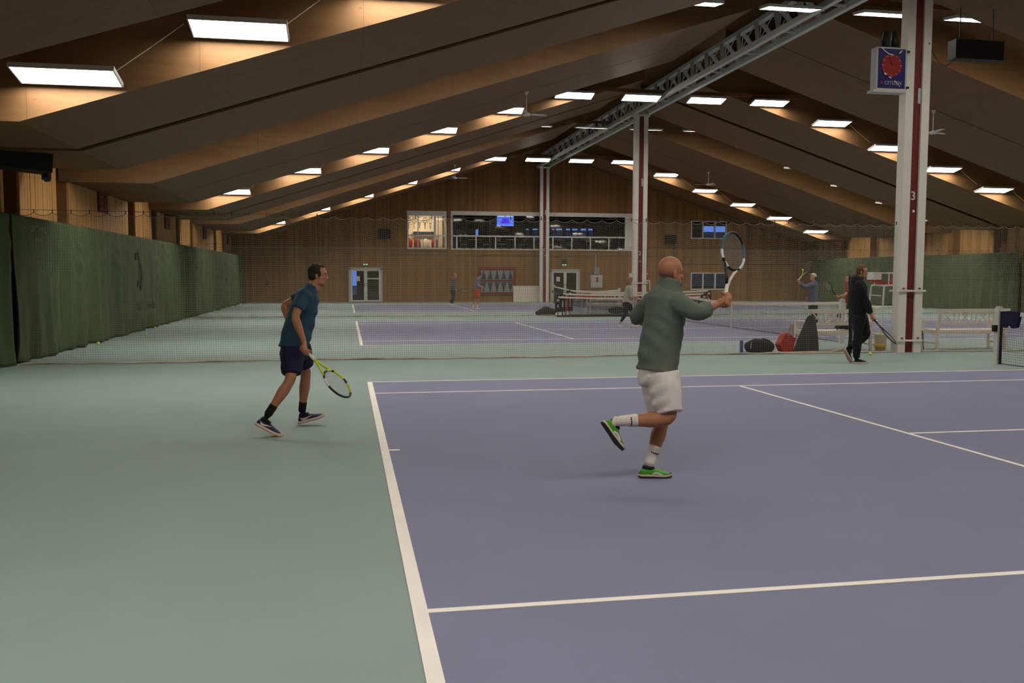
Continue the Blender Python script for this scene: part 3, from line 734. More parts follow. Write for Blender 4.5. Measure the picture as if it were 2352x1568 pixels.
# ================================================================== RACKETS
def racket(label, c, axis, normal, scheme, grip='grip_white', name='tennis_racket', group=None, parent_len=.685, hand=.07, scale=1.0):
    """c = centre of the gripping hand, axis points to the head, normal = face normal"""
    a = Vector(axis).normalized(); n = Vector(normal); n = (n-a*n.dot(a)).normalized(); s_ = a.cross(n).normalized()
    k = scale; o = Vector(c)-a*hand*k
    f = lambda u, v, w_=0: o+a*(u*k)+s_*(v*k)+n*(w_*k)
    t = thing(name, label, 'racket', o, group)
    mats = scheme['mats']; M = len(mats)
    A, W_, cu = .172, .130, .513
    b = B(); N = 56; ring = []
    for i in range(N):
        th = 2*math.pi*i/N; ring.append(f(cu-A*math.cos(th), W_*math.sin(th)*(1+.06*math.cos(th))))
    b.path(ring, .0115*k, 8, closed=True)
    for i in range(N):
        q = scheme['seg'](i/N)
        for j in range(8): b.mi[i*8+j] = q
    for sg in (-1, 1):
        i0 = len(b.f); th = .62*sg
        b.path([f(.185, sg*.008), f(.25, sg*.022), f(.31, sg*.045), f(cu-A*math.cos(th), W_*math.sin(th))], [.0125*k, .0115*k, .011*k, .011*k], 8)
        for j in range(i0, len(b.f)): b.mi[j] = scheme['throat'](sg)
    i0 = len(b.f); b.path([f(.17, 0), f(.20, 0)], .015*k, 8)
    for j in range(i0, len(b.f)): b.mi[j] = scheme['throat'](1)
    part('frame', b, mats, t, True)
    part('grip', B().path([f(.0, 0), f(.01, 0), f(.09, 0), f(.175, 0), f(.185, 0)], [.0175*k, .0165*k, .0155*k, .016*k, .0135*k], 8), grip, t)
    part('butt_cap', B().path([f(-.006, 0), f(.006, 0)], .0195*k, 8), grip, t)
    L = []
    for i in range(16):
        v = -.115+.23*i/15; h = A*math.sqrt(max(0, 1-(v/(W_-.002))**2)); L.append([f(cu-h, v), f(cu+h, v)])
    for i in range(19):
        u = -.155+.31*i/18; h = W_*math.sqrt(max(0, 1-(u/A)**2)); L.append([f(cu+u, -h), f(cu+u, h)])
    me = strands('strings', L, .0009*k); me.materials.append(MATS['string_pale']); so = link('strings', me, None, t); so['kind'] = 'stuff'
    return t
S_YEL = dict(mats=['racket_black', 'racket_yellow', 'racket_white'], seg=lambda u: 1 if (.56 < u < .68 or .74 < u < .86 or .90 < u < .97) else (2 if .12 < u < .2 else 0), throat=lambda s: 1)
S_BLU = dict(mats=['racket_black', 'racket_white', 'racket_blue', 'racket_red'], seg=lambda u: 1 if (.12 < u < .24 or .80 < u < .86 or .9 < u < .96) else (2 if .24 < u < .36 or .60 < u < .8 else 0), throat=lambda s: 0 if s < 0 else 1)
S_BLK = dict(mats=['racket_black'], seg=lambda u: 0, throat=lambda s: 0)
S_RED = dict(mats=['racket_black', 'racket_red'], seg=lambda u: 1 if .3 < u < .7 else 0, throat=lambda s: 0)
S_Y2 = dict(mats=['racket_blue', 'racket_yellow'], seg=lambda u: 0, throat=lambda s: 1)

# ================================================================== PEOPLE
def lerp(a, b, t): return a+(b-a)*t
def along(pts, t):
    i = min(int(t), len(pts)-2); return pts[i].lerp(pts[i+1], t-i)
def prof(tab, t):
    for (t0, r0), (t1, r1) in zip(tab, tab[1:]):
        if t0 <= t <= t1: return lerp(r0, r1, (t-t0)/(t1-t0))
    return tab[-1][1] if t > tab[-1][0] else tab[0][1]
ARM = [(0, .056), (.25, .056), (.6, .048), (.95, .041), (1.1, .043), (1.3, .044), (1.7, .034), (2, .027)]
LEG = [(0, .095), (.3, .092), (.6, .076), (.9, .058), (1.0, .057), (1.12, .052), (1.35, .060), (1.6, .048), (1.85, .036), (2, .037)]
def limb(b, pts, tab, t0, t1, k=1.0, extra=0.0, flare=0.0, cap='round', n=16, step=.1):
    T = list(np.arange(t0, t1-1e-6, step))+[t1]
    # ease the joint so that knees and elbows bend in a curve
    def pos(t):
        p = along(pts, t); d = abs(t-1)
        if d < .15: q = (along(pts, max(0, t-.13))+along(pts, min(2, t+.13)))/2; p = p.lerp(q, .7*(1-d/.15))
        return p
    b.loft([pos(t) for t in T], [prof(tab, t)*k+extra+flare*max(0, (t-t0)/(t1-t0)) for t in T], side=None, cap=cap, n=n)
def wrinkle(me, amp, freq, dirs, seed=0, mask=None):
    n = len(me.vertices); co = np.empty(n*3); me.vertices.foreach_get('co', co); co = co.reshape(-1, 3)
    no = np.empty(n*3); me.vertices.foreach_get('normal', no); no = no.reshape(-1, 3)
    rs = np.random.RandomState(seed); d = np.zeros(n)
    for v, fq in zip(dirs, freq):
        v = np.array(v, float); v /= np.linalg.norm(v); wob = .6*np.sin(co@rs.randn(3)*6+rs.rand()*6)
        d += np.sin(co@v*fq+wob*2+rs.rand()*6)*(.5+.5*np.sin(co@rs.randn(3)*5+rs.rand()*6))
    d *= amp/len(freq)
    if mask is not None: d *= mask(co)
    co = co+no*d[:, None]; me.vertices.foreach_set('co', co.reshape(-1)); me.update()
def frame_from(f, up=(0, 0, 1)):
    f = Vector(f).normalized(); u = Vector(up); l = u.cross(f).normalized(); u = f.cross(l); return f, l, u      # forward, left, up
def head_parts(b, c, f, up, k):
    F, Lf, U = frame_from(f, up); fr = (F, Lf, U); c = Vector(c)
    q = lambda x, y, z: c+(F*x+Lf*y+U*z)*k
    r = lambda *t: tuple(v*k for v in t)
    b.ball(q(-.012, 0, .045), r(.098, .077, .092), fr, 24)
    b.ball(q(.025, 0, -.025), r(.066, .062, .085), fr, 20)
    b.ball(q(.045, 0, .03), r(.052, .060, .055), fr, 18)
    b.ball(q(.055, 0, -.088), r(.034, .032, .028), fr, 14); b.ball(q(.012, 0, -.072), r(.055, .052, .042), fr, 14)
    for s in (-1, 1):
        b.ball(q(.03, s*.043, -.07), r(.045, .018, .028), fr, 12)
        b.ball(q(.068, s*.034, -.012), r(.022, .020, .020), fr, 12)         # cheek bones
        b.ball(q(-.008, s*.078, -.006), r(.018, .009, .029), fr, 12)        # ears
        b.ball(q(-.018, s*.083, .002), r(.010, .008, .025), fr, 10)
    b.ball(q(.083, 0, .034), r(.016, .045, .011), fr, 14)
    b.loft([q(.088, 0, .020), q(.098, 0, -.004), q(.104, 0, -.017)], [.0095*k, .0115*k, .0128*k], F, 10)
    for s in (-1, 1): b.ball(q(.094, s*.011, -.021), r(.010, .008, .008), fr, 8)
    b.ball(q(.088, 0, -.050), r(.012, .022, .007), fr, 10); b.ball(q(.086, 0, -.062), r(.012, .020, .007), fr, 10)
    return q, r, fr
def grip_hand(b, c, a, n, wrist, k=1.0):
    """hand closed round a handle with axis a; n points from the handle to the back of the hand"""
    c = Vector(c); a = Vector(a).normalized(); n = Vector(n); n = (n-a*n.dot(a)).normalized(); m_ = a.cross(n)
    R = .027*k
    def ring(t, th, rr): return c+a*(t*k)+(n*math.cos(th)+m_*math.sin(th))*rr
    b.loft([ring(-.040, -.15, R*1.15), ring(-.012, -.1, R*1.25), ring(.018, -.1, R*1.25), ring(.042, -.05, R*1.1)], [(.030*k, .017*k), (.034*k, .019*k), (.034*k, .019*k), (.028*k, .016*k)], m_, 14)
    for t, ln, r_ in ((-.036, 3.3, .0078), (-.013, 3.7, .0088), (.010, 3.75, .0092), (.033, 3.5, .0088)):
        b.loft([ring(t, .55+i*(ln-.55)/7, R*(1.10 if i < 6 else 1.0)) for i in range(8)], [r_*k*(1.08 if i in (2, 5) else 1-.02*i) for i in range(8)], a, 10)
    b.loft([ring(.020, -.7, R*1.1), ring(.040, -1.2, R*1.2), ring(.054, -1.9, R*1.15), ring(.060, -2.6, R*1.08)], [.0125*k, .0115*k, .0098*k, .0085*k], a, 10)
    w_ = Vector(wrist); b.loft([w_, w_.lerp(ring(-.0, -.15, R*1.2), .6), ring(-.0, -.15, R*1.2)], [.027*k, .027*k, .028*k], n, 14)
def open_hand(b, wrist, d, n, k=1.0, thumb=1):
    """relaxed, slightly curled hand; n = back of the hand"""
    d = Vector(d).normalized(); n = Vector(n); n = (n-d*n.dot(d)).normalized(); s_ = d.cross(n); w_ = Vector(wrist)
    b.loft([w_-d*.02*k, w_+d*.02*k, w_+d*.055*k, w_+d*.085*k-n*.004*k], [(.022*k, .019*k), (.033*k, .017*k), (.039*k, .016*k), (.038*k, .012*k)], s_, 14)
    for i, (o_, ln) in enumerate(((-.029, .066), (-.010, .078), (.010, .074), (.029, .058))):
        p = w_+d*.085*k+s_*o_*k; pts = [p-d*.012*k]; dd = d.copy()
        for j, (fr_, be) in enumerate(((.45, .35), (.30, .45), (.25, .35))):
            dd = (dd*math.cos(be)-n*math.sin(be)).normalized(); p = p+dd*ln*fr_*k; pts.append(p)
            nn = n
        b.loft(pts, [.0092*k, .0088*k, .0080*k, .0066*k], s_, 10)
    p = w_+d*.03*k+s_*(-.03*thumb)*k; q = p+(d*.6-s_*thumb*.55-n*.3).normalized()*.04*k; r_ = q+(d*.9-n*.4).normalized()*.03*k
    b.loft([p, q, r_], [.013*k, .0108*k, .0082*k], n, 10)
def shoe(root, heel, toe, up, upper, sole, accent=None, width=1.0, nm='shoe', laces=None, inner=None, hgt=1.0):
    heel = Vector(heel); toe = Vector(toe); L = (toe-heel).length; F = (toe-heel).normalized(); U = Vector(up); U = (U-F*U.dot(F)).normalized(); Lf = U.cross(F); k = L/.29
    q = lambda x, y, z: heel+(F*x+Lf*y+U*z)*k
    sec = [(.012, .026, .050), (.03, .034, .078), (.065, .036, .098), (.10, .037, .092), (.14, .041, .078), (.18, .046, .064), (.22, .047, .055), (.255, .040, .046), (.278, .024, .034)]
    b = B(); V = []
    n = 14
    for x, wy, h in sec:
        for j in range(n):
            a = math.pi*2*j/n; cy, cz = math.cos(a), math.sin(a)
            z = .016+(h*hgt-.016)*(.5+.5*cz) if cz > -.3 else .016
            V.append(q(x, wy*width*math.copysign(abs(cy)**.7, cy)*(1 if cz < .2 else 1-.45*(cz-.2)), z))
    Fc = []
    for i in range(len(sec)-1):
        for j in range(n): Fc.append((i*n+j, i*n+(j+1) % n, (i+1)*n+(j+1) % n, (i+1)*n+j))
    Fc += [tuple(range(n))[::-1], tuple((len(sec)-1)*n+j for j in range(n))]
    b.add(V, Fc); me = remesh(b, .0055*k, 5); sh = link(nm, me, upper, root, True)
    b = B(); out = []
    for x, wy in ((.0, .012), (.008, .027), (.03, .036), (.08, .037), (.12, .037), (.17, .046), (.22, .050), (.26, .043), (.283, .028), (.292, .010)): out.append((x, wy*width))
    lo = [q(x, y, .0+max(0, x-.22)*.12) for x, y in out]+[q(x, -y, .0+max(0, x-.22)*.12) for x, y in out[::-1]]
    md = [q(x, y*1.03, .014+max(0, x-.22)*.12) for x, y in out]+[q(x, -y*1.03, .014+max(0, x-.22)*.12) for x, y in out[::-1]]
    hi = [q(x, y, .030+max(0, x-.22)*.10) for x, y in out]+[q(x, -y, .030+max(0, x-.22)*.10) for x, y in out[::-1]]
    n = len(lo); b.add(lo+md+hi, [tuple(range(n))[::-1], tuple(range(2*n, 3*n))]+[(i, (i+1) % n, n+(i+1) % n, n+i) for i in range(n)], 0)
    b.add([*md, *hi], [(i, (i+1) % n, n+(i+1) % n, n+i) for i in range(n)], 1)
    part('sole', b, sole if isinstance(sole, list) else [sole, sole], sh)
    if accent:
        for s in (-1, 1):
            b = B(); P_ = [(x, z, w_) for x, z, w_ in accent['pts']]; vs = []
            for x, z, w_ in P_:
                for dz in (-w_, w_):
                    wy = np.interp(x, [a_[0] for a_ in sec], [a_[1] for a_ in sec]); vs.append(q(x, s*(wy*width*.97+.001), z+dz))
            b.add(vs, [(2*i, 2*i+1, 2*i+3, 2*i+2) for i in range(len(P_)-1)]); o = part('side_stripe', b, accent['mat'], sh); md_ = o.modifiers.new('t', 'SOLIDIFY'); md_.thickness = .004; md_.offset = 0
    if laces:
        b = B()
        for i in range(4):
            x = .125+.022*i; h = np.interp(x, [a_[0] for a_ in sec], [a_[2] for a_ in sec])*hgt; b.path([q(x, -.022, h-.010), q(x, 0, h+.001), q(x+.006, .022, h-.010)], .0028*k, 5)
        part('laces', b, laces, sh)
    if inner:
        part('collar', B().loft([q(.084, 0, .070*hgt), q(.086, 0, .085*hgt), q(.088, 0, .099*hgt)], [(.037*k, .058*k), (.037*k, .054*k), (.035*k, .050*k)], Lf, 16, 'flat'), inner, sh, True)
    return sh

def person(label, sp):
    """sp: head, torso, arms, legs in hall coordinates; body is one continuous skin, clothes are children"""
    k = sp.get('k', 1.0); vox = sp.get('vox', .008); skin = sp.get('skin', 'skin')
    base = sp['base']; root = thing('person', label, 'person', base)
    tor = [(Vector(p), r) for p, r in sp['torso']]; side = sp.get('side', (0, 1, 0))
    b = B()
    b.loft([p for p, r in tor], [(max(.02, r[0]-(.04 if i == 0 else .016)), max(.02, r[1]-(.04 if i == 0 else .016))) for i, (p, r) in enumerate(tor)], side, 20)
    hc = Vector(sp['head']); F, Lf, U = frame_from(sp['face'], sp.get('up', (0, 0, 1)))
    hk = sp.get('hk', .94)
    nk = hc-U*.075*hk-F*.022*hk
    b.loft([tor[-1][0]-Vector((0, 0, .03)), tor[-1][0].lerp(nk, .5), nk, nk+U*.03], [.062*k*sp.get('nk', 1), .055*k*sp.get('nk', 1), .054*k*sp.get('nk', 1), .053*k*sp.get('nk', 1)], side, 16)
    for a in sp['arms']: limb(b, a['pts'], [(t, r*(.80 if t < a.get('sleeve', .5)-.15 else 1)) for t, r in ARM], 0, 2, k)
    for l in sp['legs']: limb(b, l['pts'], [(t, r*(.84 if t < l.get('trouser', sp['bottom']['end'])-.1 else 1)) for t, r in LEG], 0.35, 2, k*l.get('k', 1))
    bh = B(); q, r, fr = head_parts(bh, hc, F, U, hk)
    for a in sp['arms']:
        if a.get('grip'): bhn = B(); grip_hand(bhn, a['grip'][0], a['grip'][1], a['grip'][2], a['pts'][2], k*a.get('hk', 1.0)); a['_m'] = bhn
        else: bhn = B(); d = (a['pts'][2]-a['pts'][1]).normalized(); open_hand(bhn, a['pts'][2], a.get('dir', d), a.get('n', (1, 0, .2)), k, a.get('thumb', 1)); a['_m'] = bhn
    body = remesh(b, vox, 6); hd = remesh(bh, vox*.55, 9)
    bm = bmesh.new(); bm.from_mesh(body); bm.from_mesh(hd)
    for a in sp['arms']: hm = remesh(a['_m'], min(vox*.45, .005), 2); bm.from_mesh(hm); bpy.data.meshes.remove(hm)
    bm.to_mesh(body); bm.free(); bpy.data.meshes.remove(hd); body.materials.clear()
    body.name = 'body'; link('body', body, skin, root, True)
    # face
    if sp.get('facebits', True):
        for s in (-1, 1):
            part('eye', B().ball(q(.0825, s*.030, .012), r(.006, .011, .005), fr, 10), 'eye', root, True)
            part('eyebrow', B().loft([q(.092, s*.016, .036), q(.090, s*.034, .040), q(.076, s*.050, .034)], [.0045*hk]*3, F, 8), sp.get('brow', 'hair_dark'), root, True)
        part('mouth', B().loft([q(.082, -.020, -.057), q(.0955, 0, -.056), q(.082, .020, -.057)], [.0034*hk]*3, F, 8), 'lip', root, True)
    if sp.get('hair'):
        hb = B(); kind = sp['hair'][1]
        if kind == 'short':
            hb.ball(q(-.030, 0, .060), r(.092, .086, .092), fr, 22); hb.ball(q(-.048, 0, .012), r(.068, .079, .082), fr, 20); hb.ball(q(.004, 0, .108), r(.066, .056, .034), fr, 16)
            for s in (-1, 1): hb.ball(q(.004, s*.062, .030), r(.035, .022, .045), fr, 12)
        elif kind == 'fringe':
            hb.ball(q(-.026, 0, .014), r(.0815, .0752, .060), fr, 24)
        elif kind == 'mop':
            hb.ball(q(-.022, 0, .055), r(.112, .100, .105), fr, 20); hb.ball(q(-.05, 0, -.02), r(.085, .095, .10), fr, 20); hb.ball(q(.05, 0, .10), r(.06, .08, .05), fr, 14)
        hm = remesh(hb, vox*.7, 3); wrinkle(hm, .006 if kind == 'short' else (.001 if kind == 'fringe' else .012), (140, 200, 90), ((1, .3, 0), (0, 1, .5), (.4, 0, 1)), 3)
        link('hair', hm, sp['hair'][0], root, True)
    if sp.get('cap'):
        cb = B().ball(q(-.012, 0, .075), r(.107, .088, .075), fr, 18); cp = link('cap', remesh(cb, vox*.7, 3), sp['cap'], root, True)
        part('brim', B().prism([q(.06, -.07, .075), q(.13, -.05, .075), q(.165, 0, .078), q(.13, .05, .075), q(.06, .07, .075)], U*.008), sp['cap'], cp)
    # clothes
    tp = sp['top']; b = B()
    i0 = tp.get('from', 0)
    hd_ = (tor[0][0]-tor[1][0]).normalized()*tp.get('drop', .035)
    b.loft([tor[0][0]+hd_]+[p for p, r_ in tor], [(tor[0][1][0]+.004, tor[0][1][1]+.004)]+[r_ for p, r_ in tor], side, 26, 'flat')
    for a in sp['arms']:
        limb(b, a['pts'], ARM, 0, a.get('sleeve', .5), k, tp.get('loose', .014), tp.get('flare', .006), 'flat', 18)
        b.ball(a['pts'][0], ARM[0][1]*k+tp.get('loose', .014)+.004, None, 14)
    me = remesh(b, vox, tp.get('smooth', 6)); wrinkle(me, tp.get('amp', .006), tp.get('freq', (34, 22, 48)), tp.get('dirs', ((.5, .2, 1), (-.6, .2, 1), (.2, 1, .6))), sp.get('seed', 1), tp.get('mask'))
    top = link(tp.get('name', 'shirt'), me, tp['mat'], root, True)
    if tp.get('collar'):
        cl = B(); 
        for p, rr in tp['collar']: pass
        cp_ = tp['collar']; cl.loft([p for p, r_ in cp_], [r_ for p, r_ in cp_], side, 24, 'flat'); cm = remesh(cl, vox*.8, 4); wrinkle(cm, .004, (60, 40), ((.2, .1, 1), (.7, 0, 1)), 5); link('collar', cm, tp['mat'], top, True)
    bt = sp['bottom']; b = B()
    pv = tor[0][0]; pr = tor[0][1]
    wst = bt.get('waist', .05)
    b.loft([pv+Vector((0, 0, wst)), pv-Vector((0, 0, .04)), pv-Vector((0, 0, .09)), pv-Vector((0, 0, .15))], [(pr[0]-.020, pr[1]-.020), (pr[0]-.012, pr[1]-.012), (pr[0]-.002, pr[1]-.002), (pr[0]-.02, pr[1]-.02)], side, 24, 'flat')
    for l in sp['legs']:
        e = l.get('trouser', bt['end']); limb(b, l['pts'], LEG, 0, e, k*l.get('k', 1), bt.get('loose', .02), bt.get('flare', .012), 'flat', 20)
    me = remesh(b, vox, bt.get('smooth', 6)); wrinkle(me, bt.get('amp', .006), bt.get('freq', (30, 44, 20)), bt.get('dirs', ((.7, .2, 1), (-.7, .1, 1), (.3, 1, .3))), sp.get('seed', 1)+9)
    bm = bmesh.new(); bm.from_mesh(me); bmesh.ops.bisect_plane(bm, geom=bm.verts[:]+bm.edges[:]+bm.faces[:], plane_co=pv+Vector((0, 0, bt.get('cut', .012))), plane_no=bt.get('cutn', (0, 0, 1)), clear_outer=True); bm.to_mesh(me); bm.free()
    link(bt.get('name', 'shorts'), me, bt['mat'], root, True)
    for l in sp['legs']:
        if sp.get('sock'):
            s0, sm = sp['sock']; b = B(); T = list(np.linspace(s0, 2.0, 6)); an = l['pts'][2]
            b.loft([along(l['pts'], min(t, 2)) for t in T]+[an-Vector(l['fu']).normalized()*.045], [prof(LEG, t)*k+.006 for t in T]+[.026*k], (1, 0, 0), 16)
            so = link('sock', remesh(b, vox*.8, 3), sm, root, True)
            if sp.get('sockmark'):
                p = along(l['pts'], s0+.10); nrm = Vector((0, -1, 0)); ax = (l['pts'][2]-l['pts'][1]).normalized(); tv = ax.cross(nrm).normalized(); rr = prof(LEG, s0+.1)*k+.008
                mb = B(); 
                for i in range(5): u = (-.6+.3*i); c0 = p+(tv*math.sin(u)+nrm*math.cos(u))*rr; mb.bar(c0-tv*.005, c0+tv*.005+ax*.004*(i % 2), .004, .011, ax)
                part('printed_mark', mb, 'black_print', so)
        sd = sp['shoe']; shoe(root, l['heel'], l['toe'], l['fu'], sd['upper'], sd['sole'], sd.get('accent'), sd.get('width', 1.0)*k, laces=sd.get('laces'), inner=sd.get('inner'))
    return root
V = Vector

# ---- man in the teal shirt, stepping to the right
def on_floor(p, z=0.0): p = Vector(p); p.z = z; return p
sp = dict(base=P(665, 990, 1.25)*1.0, head=P(731, 634, 1.27), face=(1, -.06, -.04), hk=.93, k=1.0, vox=.0075, skin='skin_dark', hair=('hair_dark', 'short'), side=(0, 1, 0), seed=3, nk=1.10,
    torso=[(P(675, 794, 1.27), (.172, .150)), (P(681, 768, 1.27), (.172, .157)), (P(690, 738, 1.27), (.168, .150)), (P(698, 710, 1.27), (.178, .142)), (P(704, 690, 1.27), (.185, .130)), (P(708, 677, 1.27), (.168, .112)), (P(713, 667, 1.27), (.118, .088)), (P(718, 659, 1.27), (.078, .068)), (P(720, 655, 1.27), (.068, .062))],
    arms=[dict(pts=[P(699, 679, 1.07), P(677, 727, 1.0), P(698, 784, .98)], sleeve=.62, grip=(P(701, 803, .97), P(797, 904, .90)-P(701, 803, .97), (-.45, -.85, .1))),
          dict(pts=[P(703, 678, 1.47), P(653, 700, 1.55), P(664, 742, 1.44)], sleeve=.55, dir=(.5, -.3, -.6), n=(-1, 0, .2))],
    legs=[dict(pts=[P(673, 789, 1.20), P(668, 872, 1.03), P(617, 949, .98)], heel=P(584, 974, .98), toe=P(645, 1005, .94), fu=(.5, 0, .86), trouser=.84),
          dict(pts=[P(684, 787, 1.35), P(703, 858, 1.5), P(694, 941, 1.6)], heel=P(685, 974, 1.6), toe=P(747, 957, 1.58), fu=(-.27, 0, .96), trouser=.74)],
    top=dict(mat='shirt_teal', name='t_shirt', loose=.012, flare=.010, amp=.016, freq=(50, 66, 38)), bottom=dict(mat='shorts_navy', end=.8, loose=.028, flare=.012, amp=.012, freq=(50, 66, 38), waist=.01),
    sock=(1.80, 'sock_black'), shoe=dict(upper='shoe_navy', sole=['sole_pink', 'shoe_white'], laces='shoe_navy', inner='sock_black', accent=dict(mat='shoe_white', pts=[(.045, .062, .003), (.055, .046, .010), (.08, .042, .009), (.12, .050, .006), (.17, .062, .001)])))
person('person in a teal t-shirt and navy shorts walking right beside the baseline', sp)
racket('black and yellow racket held low by the person in teal', P(701, 803, .97), P(797, 904, .90)-P(701, 803, .97), (.60, -.52, .60), S_YEL, hand=.045, scale=1.02)

# ---- bald man in the green pullover, on one leg
Y0 = -1.5
def wr_mask(co): return .35+.65*np.clip((1.32-co[:, 2])/.5, 0, 1)
sp = dict(base=on_floor(P(1505, 1096, Y0)), head=P(1541, 629, -1.52), face=(.97, .16, -.10), hk=1.03, k=1.06, vox=.0075, skin='skin_dark', hair=('hair_stubble', 'fringe'), brow='hair_stubble', side=(1, -.25, 0), seed=8,
    torso=[(P(1510, 841, Y0), (.163, .130)), (P(1514, 806, Y0), (.170, .134)), (P(1520, 772, Y0), (.168, .132)), (P(1526, 735, Y0), (.166, .132)), (P(1530, 705, Y0), (.168, .138)), (P(1532, 686, Y0), (.166, .140)), (P(1534, 671, Y0), (.140, .122)), (P(1536, 661, Y0), (.106, .096)), (P(1538, 652, Y0), (.076, .070))],
    arms=[dict(pts=[P(1557, 694, -1.61), P(1602, 719, -1.77), P(1648, 698, -1.66)], sleeve=1.50, grip=(P(1664, 690, -1.64), P(1690, 545, -1.36)-P(1664, 690, -1.64), (.35, -.9, -.1)), hk=1.05),
          dict(pts=[P(1499, 692, -1.38), P(1461, 726, -1.22), P(1500, 752, -1.12)], sleeve=1.18, n=(-.5, -.5, .5))],
    legs=[dict(pts=[P(1521, 858, -1.58), P(1540, 962, -1.68), P(1417, 967, -1.62)], heel=P(1381, 970, -1.62), toe=P(1427, 1036, -1.62), fu=(.82, .1, .50), trouser=.86),
          dict(pts=[P(1505, 858, -1.42), P(1523, 962, -1.46), P(1493, 1062, -1.50)], heel=P(1466, 1095, -1.50), toe=P(1542, 1096, -1.52), fu=(0, 0, 1), trouser=.80)],
    top=dict(mat='sweater_green', name='pullover', loose=.022, flare=.0, amp=.024, freq=(62, 80, 48), dirs=((.9, .1, 1), (-.5, .1, 1), (.35, 1, .9)), mask=wr_mask,
             collar=[(P(1536, 676, Y0), (.125, .115)), (P(1536, 663, Y0), (.106, .108)), (P(1539, 652, Y0), (.098, .104)), (P(1543, 642, Y0), (.092, .102))]),
    bottom=dict(mat='shorts_white', end=.84, loose=.036, flare=.004, amp=.024, freq=(50, 70, 36), waist=.0),
    sock=(1.66, 'sock_white'), sockmark=True, shoe=dict(upper='shoe_green', sole=['sole_black', 'sole_cream'], laces='racket_black', inner='sole_black', accent=dict(mat='racket_white', pts=[(.11, .036, .006), (.14, .045, .008), (.17, .040, .008), (.20, .032, .004)])))
person('bald person in a grey green pullover and white shorts running on the court', sp)
racket('black and white racket swung upright by the bald person', P(1664, 690, -1.64), P(1690, 545, -1.36)-P(1664, 690, -1.64), (.12, -1, -.3), S_BLU, hand=.03)

# ---- teenager in black crossing behind the sideline
Y0 = 7.1
sp = dict(base=on_floor(P(1968, 833, Y0)), head=P(1980, 625, Y0-.02), face=(.82, -.55, -.12), hk=.95, k=.98, vox=.010, hair=('hair_sandy', 'short'), brow='hair_sandy', side=(0, 1, 0), seed=5,
    torso=[(P(1972, 724, Y0), (.165, .130)), (P(1971, 702, Y0), (.170, .140)), (P(1971, 682, Y0), (.180, .148)), (P(1971, 662, Y0), (.190, .150)), (P(1970, 650, Y0), (.165, .125)), (P(1972, 642, Y0), (.105, .090)), (P(1975, 636, Y0), (.075, .072))],
    arms=[dict(pts=[P(1973, 653, 6.92), P(1988, 688, 6.88), P(2000, 722, 6.86)], sleeve=1.92, grip=(P(2005, 731, 6.85), P(2042, 772, 6.55)-P(2005, 731, 6.85), (.3, -.9, .2))),
          dict(pts=[P(1969, 653, 7.28), P(1962, 690, 7.36), P(1972, 720, 7.32)], sleeve=1.92, n=(0, 1, 0))],
    legs=[dict(pts=[P(1974, 722, 7.02), P(1970, 772, 7.0), P(1967, 822, 7.02)], heel=on_floor(P(1961, 834, 7.02)), toe=on_floor(P(1992, 834, 7.02)), fu=(0, 0, 1)),
          dict(pts=[P(1976, 722, 7.2), P(1991, 769, 7.18), P(1951, 797, 7.2)], heel=P(1938, 803, 7.2), toe=P(1954, 834, 7.2), fu=(.86, 0, .5))],
    top=dict(mat='black_cloth', name='hoodie', loose=.026, flare=.0, amp=.008, collar=[(P(1965, 650, Y0), (.10, .09)), (P(1968, 642, Y0), (.115, .10)), (P(1972, 635, Y0), (.09, .085))]),
    bottom=dict(mat='black_cloth', name='trousers', end=1.98, loose=.024, flare=.004, amp=.007), sock=(1.75, 'sock_black'), shoe=dict(upper='black_cloth', sole=['sole_pink', 'shoe_white'], laces='black'))
person('person in a black hoodie and black trousers walking beside post number 3', sp)
racket('black racket carried low by the person in black', P(2005, 731, 6.85), P(2042, 772, 6.55)-P(2005, 731, 6.85), (.55, -.62, .55), S_BLK, 'grip_black', hand=.04)

# ---- woman on the middle court
Y0 = 19.1
sp = dict(base=on_floor(P(1445, 751, Y0)), head=P(1446.5, 646.5, Y0), face=(1, .2, 0), hk=.92, k=.90, vox=.012, hair=('hair_blond', 'mop'), side=(0, 1, 0), facebits=True,
    torso=[(P(1440, 693, Y0), (.175, .145)), (P(1442, 682, Y0), (.165, .14)), (P(1444, 672, Y0), (.16, .130)), (P(1445, 664, Y0), (.165, .125)), (P(1445, 659, Y0), (.13, .10)), (P(1446, 655, Y0), (.065, .06))],
    arms=[dict(pts=[P(1447, 663, 18.93), P(1449, 681, 18.9), P(1460, 683, 18.9)], sleeve=1.6, grip=(P(1464, 683.5, 18.9), (1, .1, -.08), (0, -1, .3))), dict(pts=[P(1445, 663, 19.27), P(1450, 681, 19.3), P(1458, 685, 19.2)], sleeve=1.6, n=(0, 1, 0))],
    legs=[dict(pts=[P(1440, 694, 19.0), P(1438, 719, 18.95), P(1424, 742, 18.95)], heel=P(1420, 749, 18.95), toe=on_floor(P(1432, 752, 18.95)), fu=(.4, 0, .9)), dict(pts=[P(1442, 694, 19.2), P(1452, 717, 19.25), P(1452, 742, 19.25)], heel=on_floor(P(1448, 750, 19.25)), toe=on_floor(P(1467, 750, 19.25)), fu=(0, 0, 1))],
    top=dict(mat='sweater_pale', name='sweater', loose=.022), bottom=dict(mat='black_cloth', name='leggings', end=1.85, loose=.010, flare=0), shoe=dict(upper='shoe_white', sole='shoe_white'))
person('person with curly fair hair, pale sweater and black leggings on the middle court', sp)
racket('blue racket held out by the person in black leggings', P(1464, 683.5, 18.9), (1, .1, -.08), (.1, -.5, .8), S_BLU, 'grip_black', hand=.04)

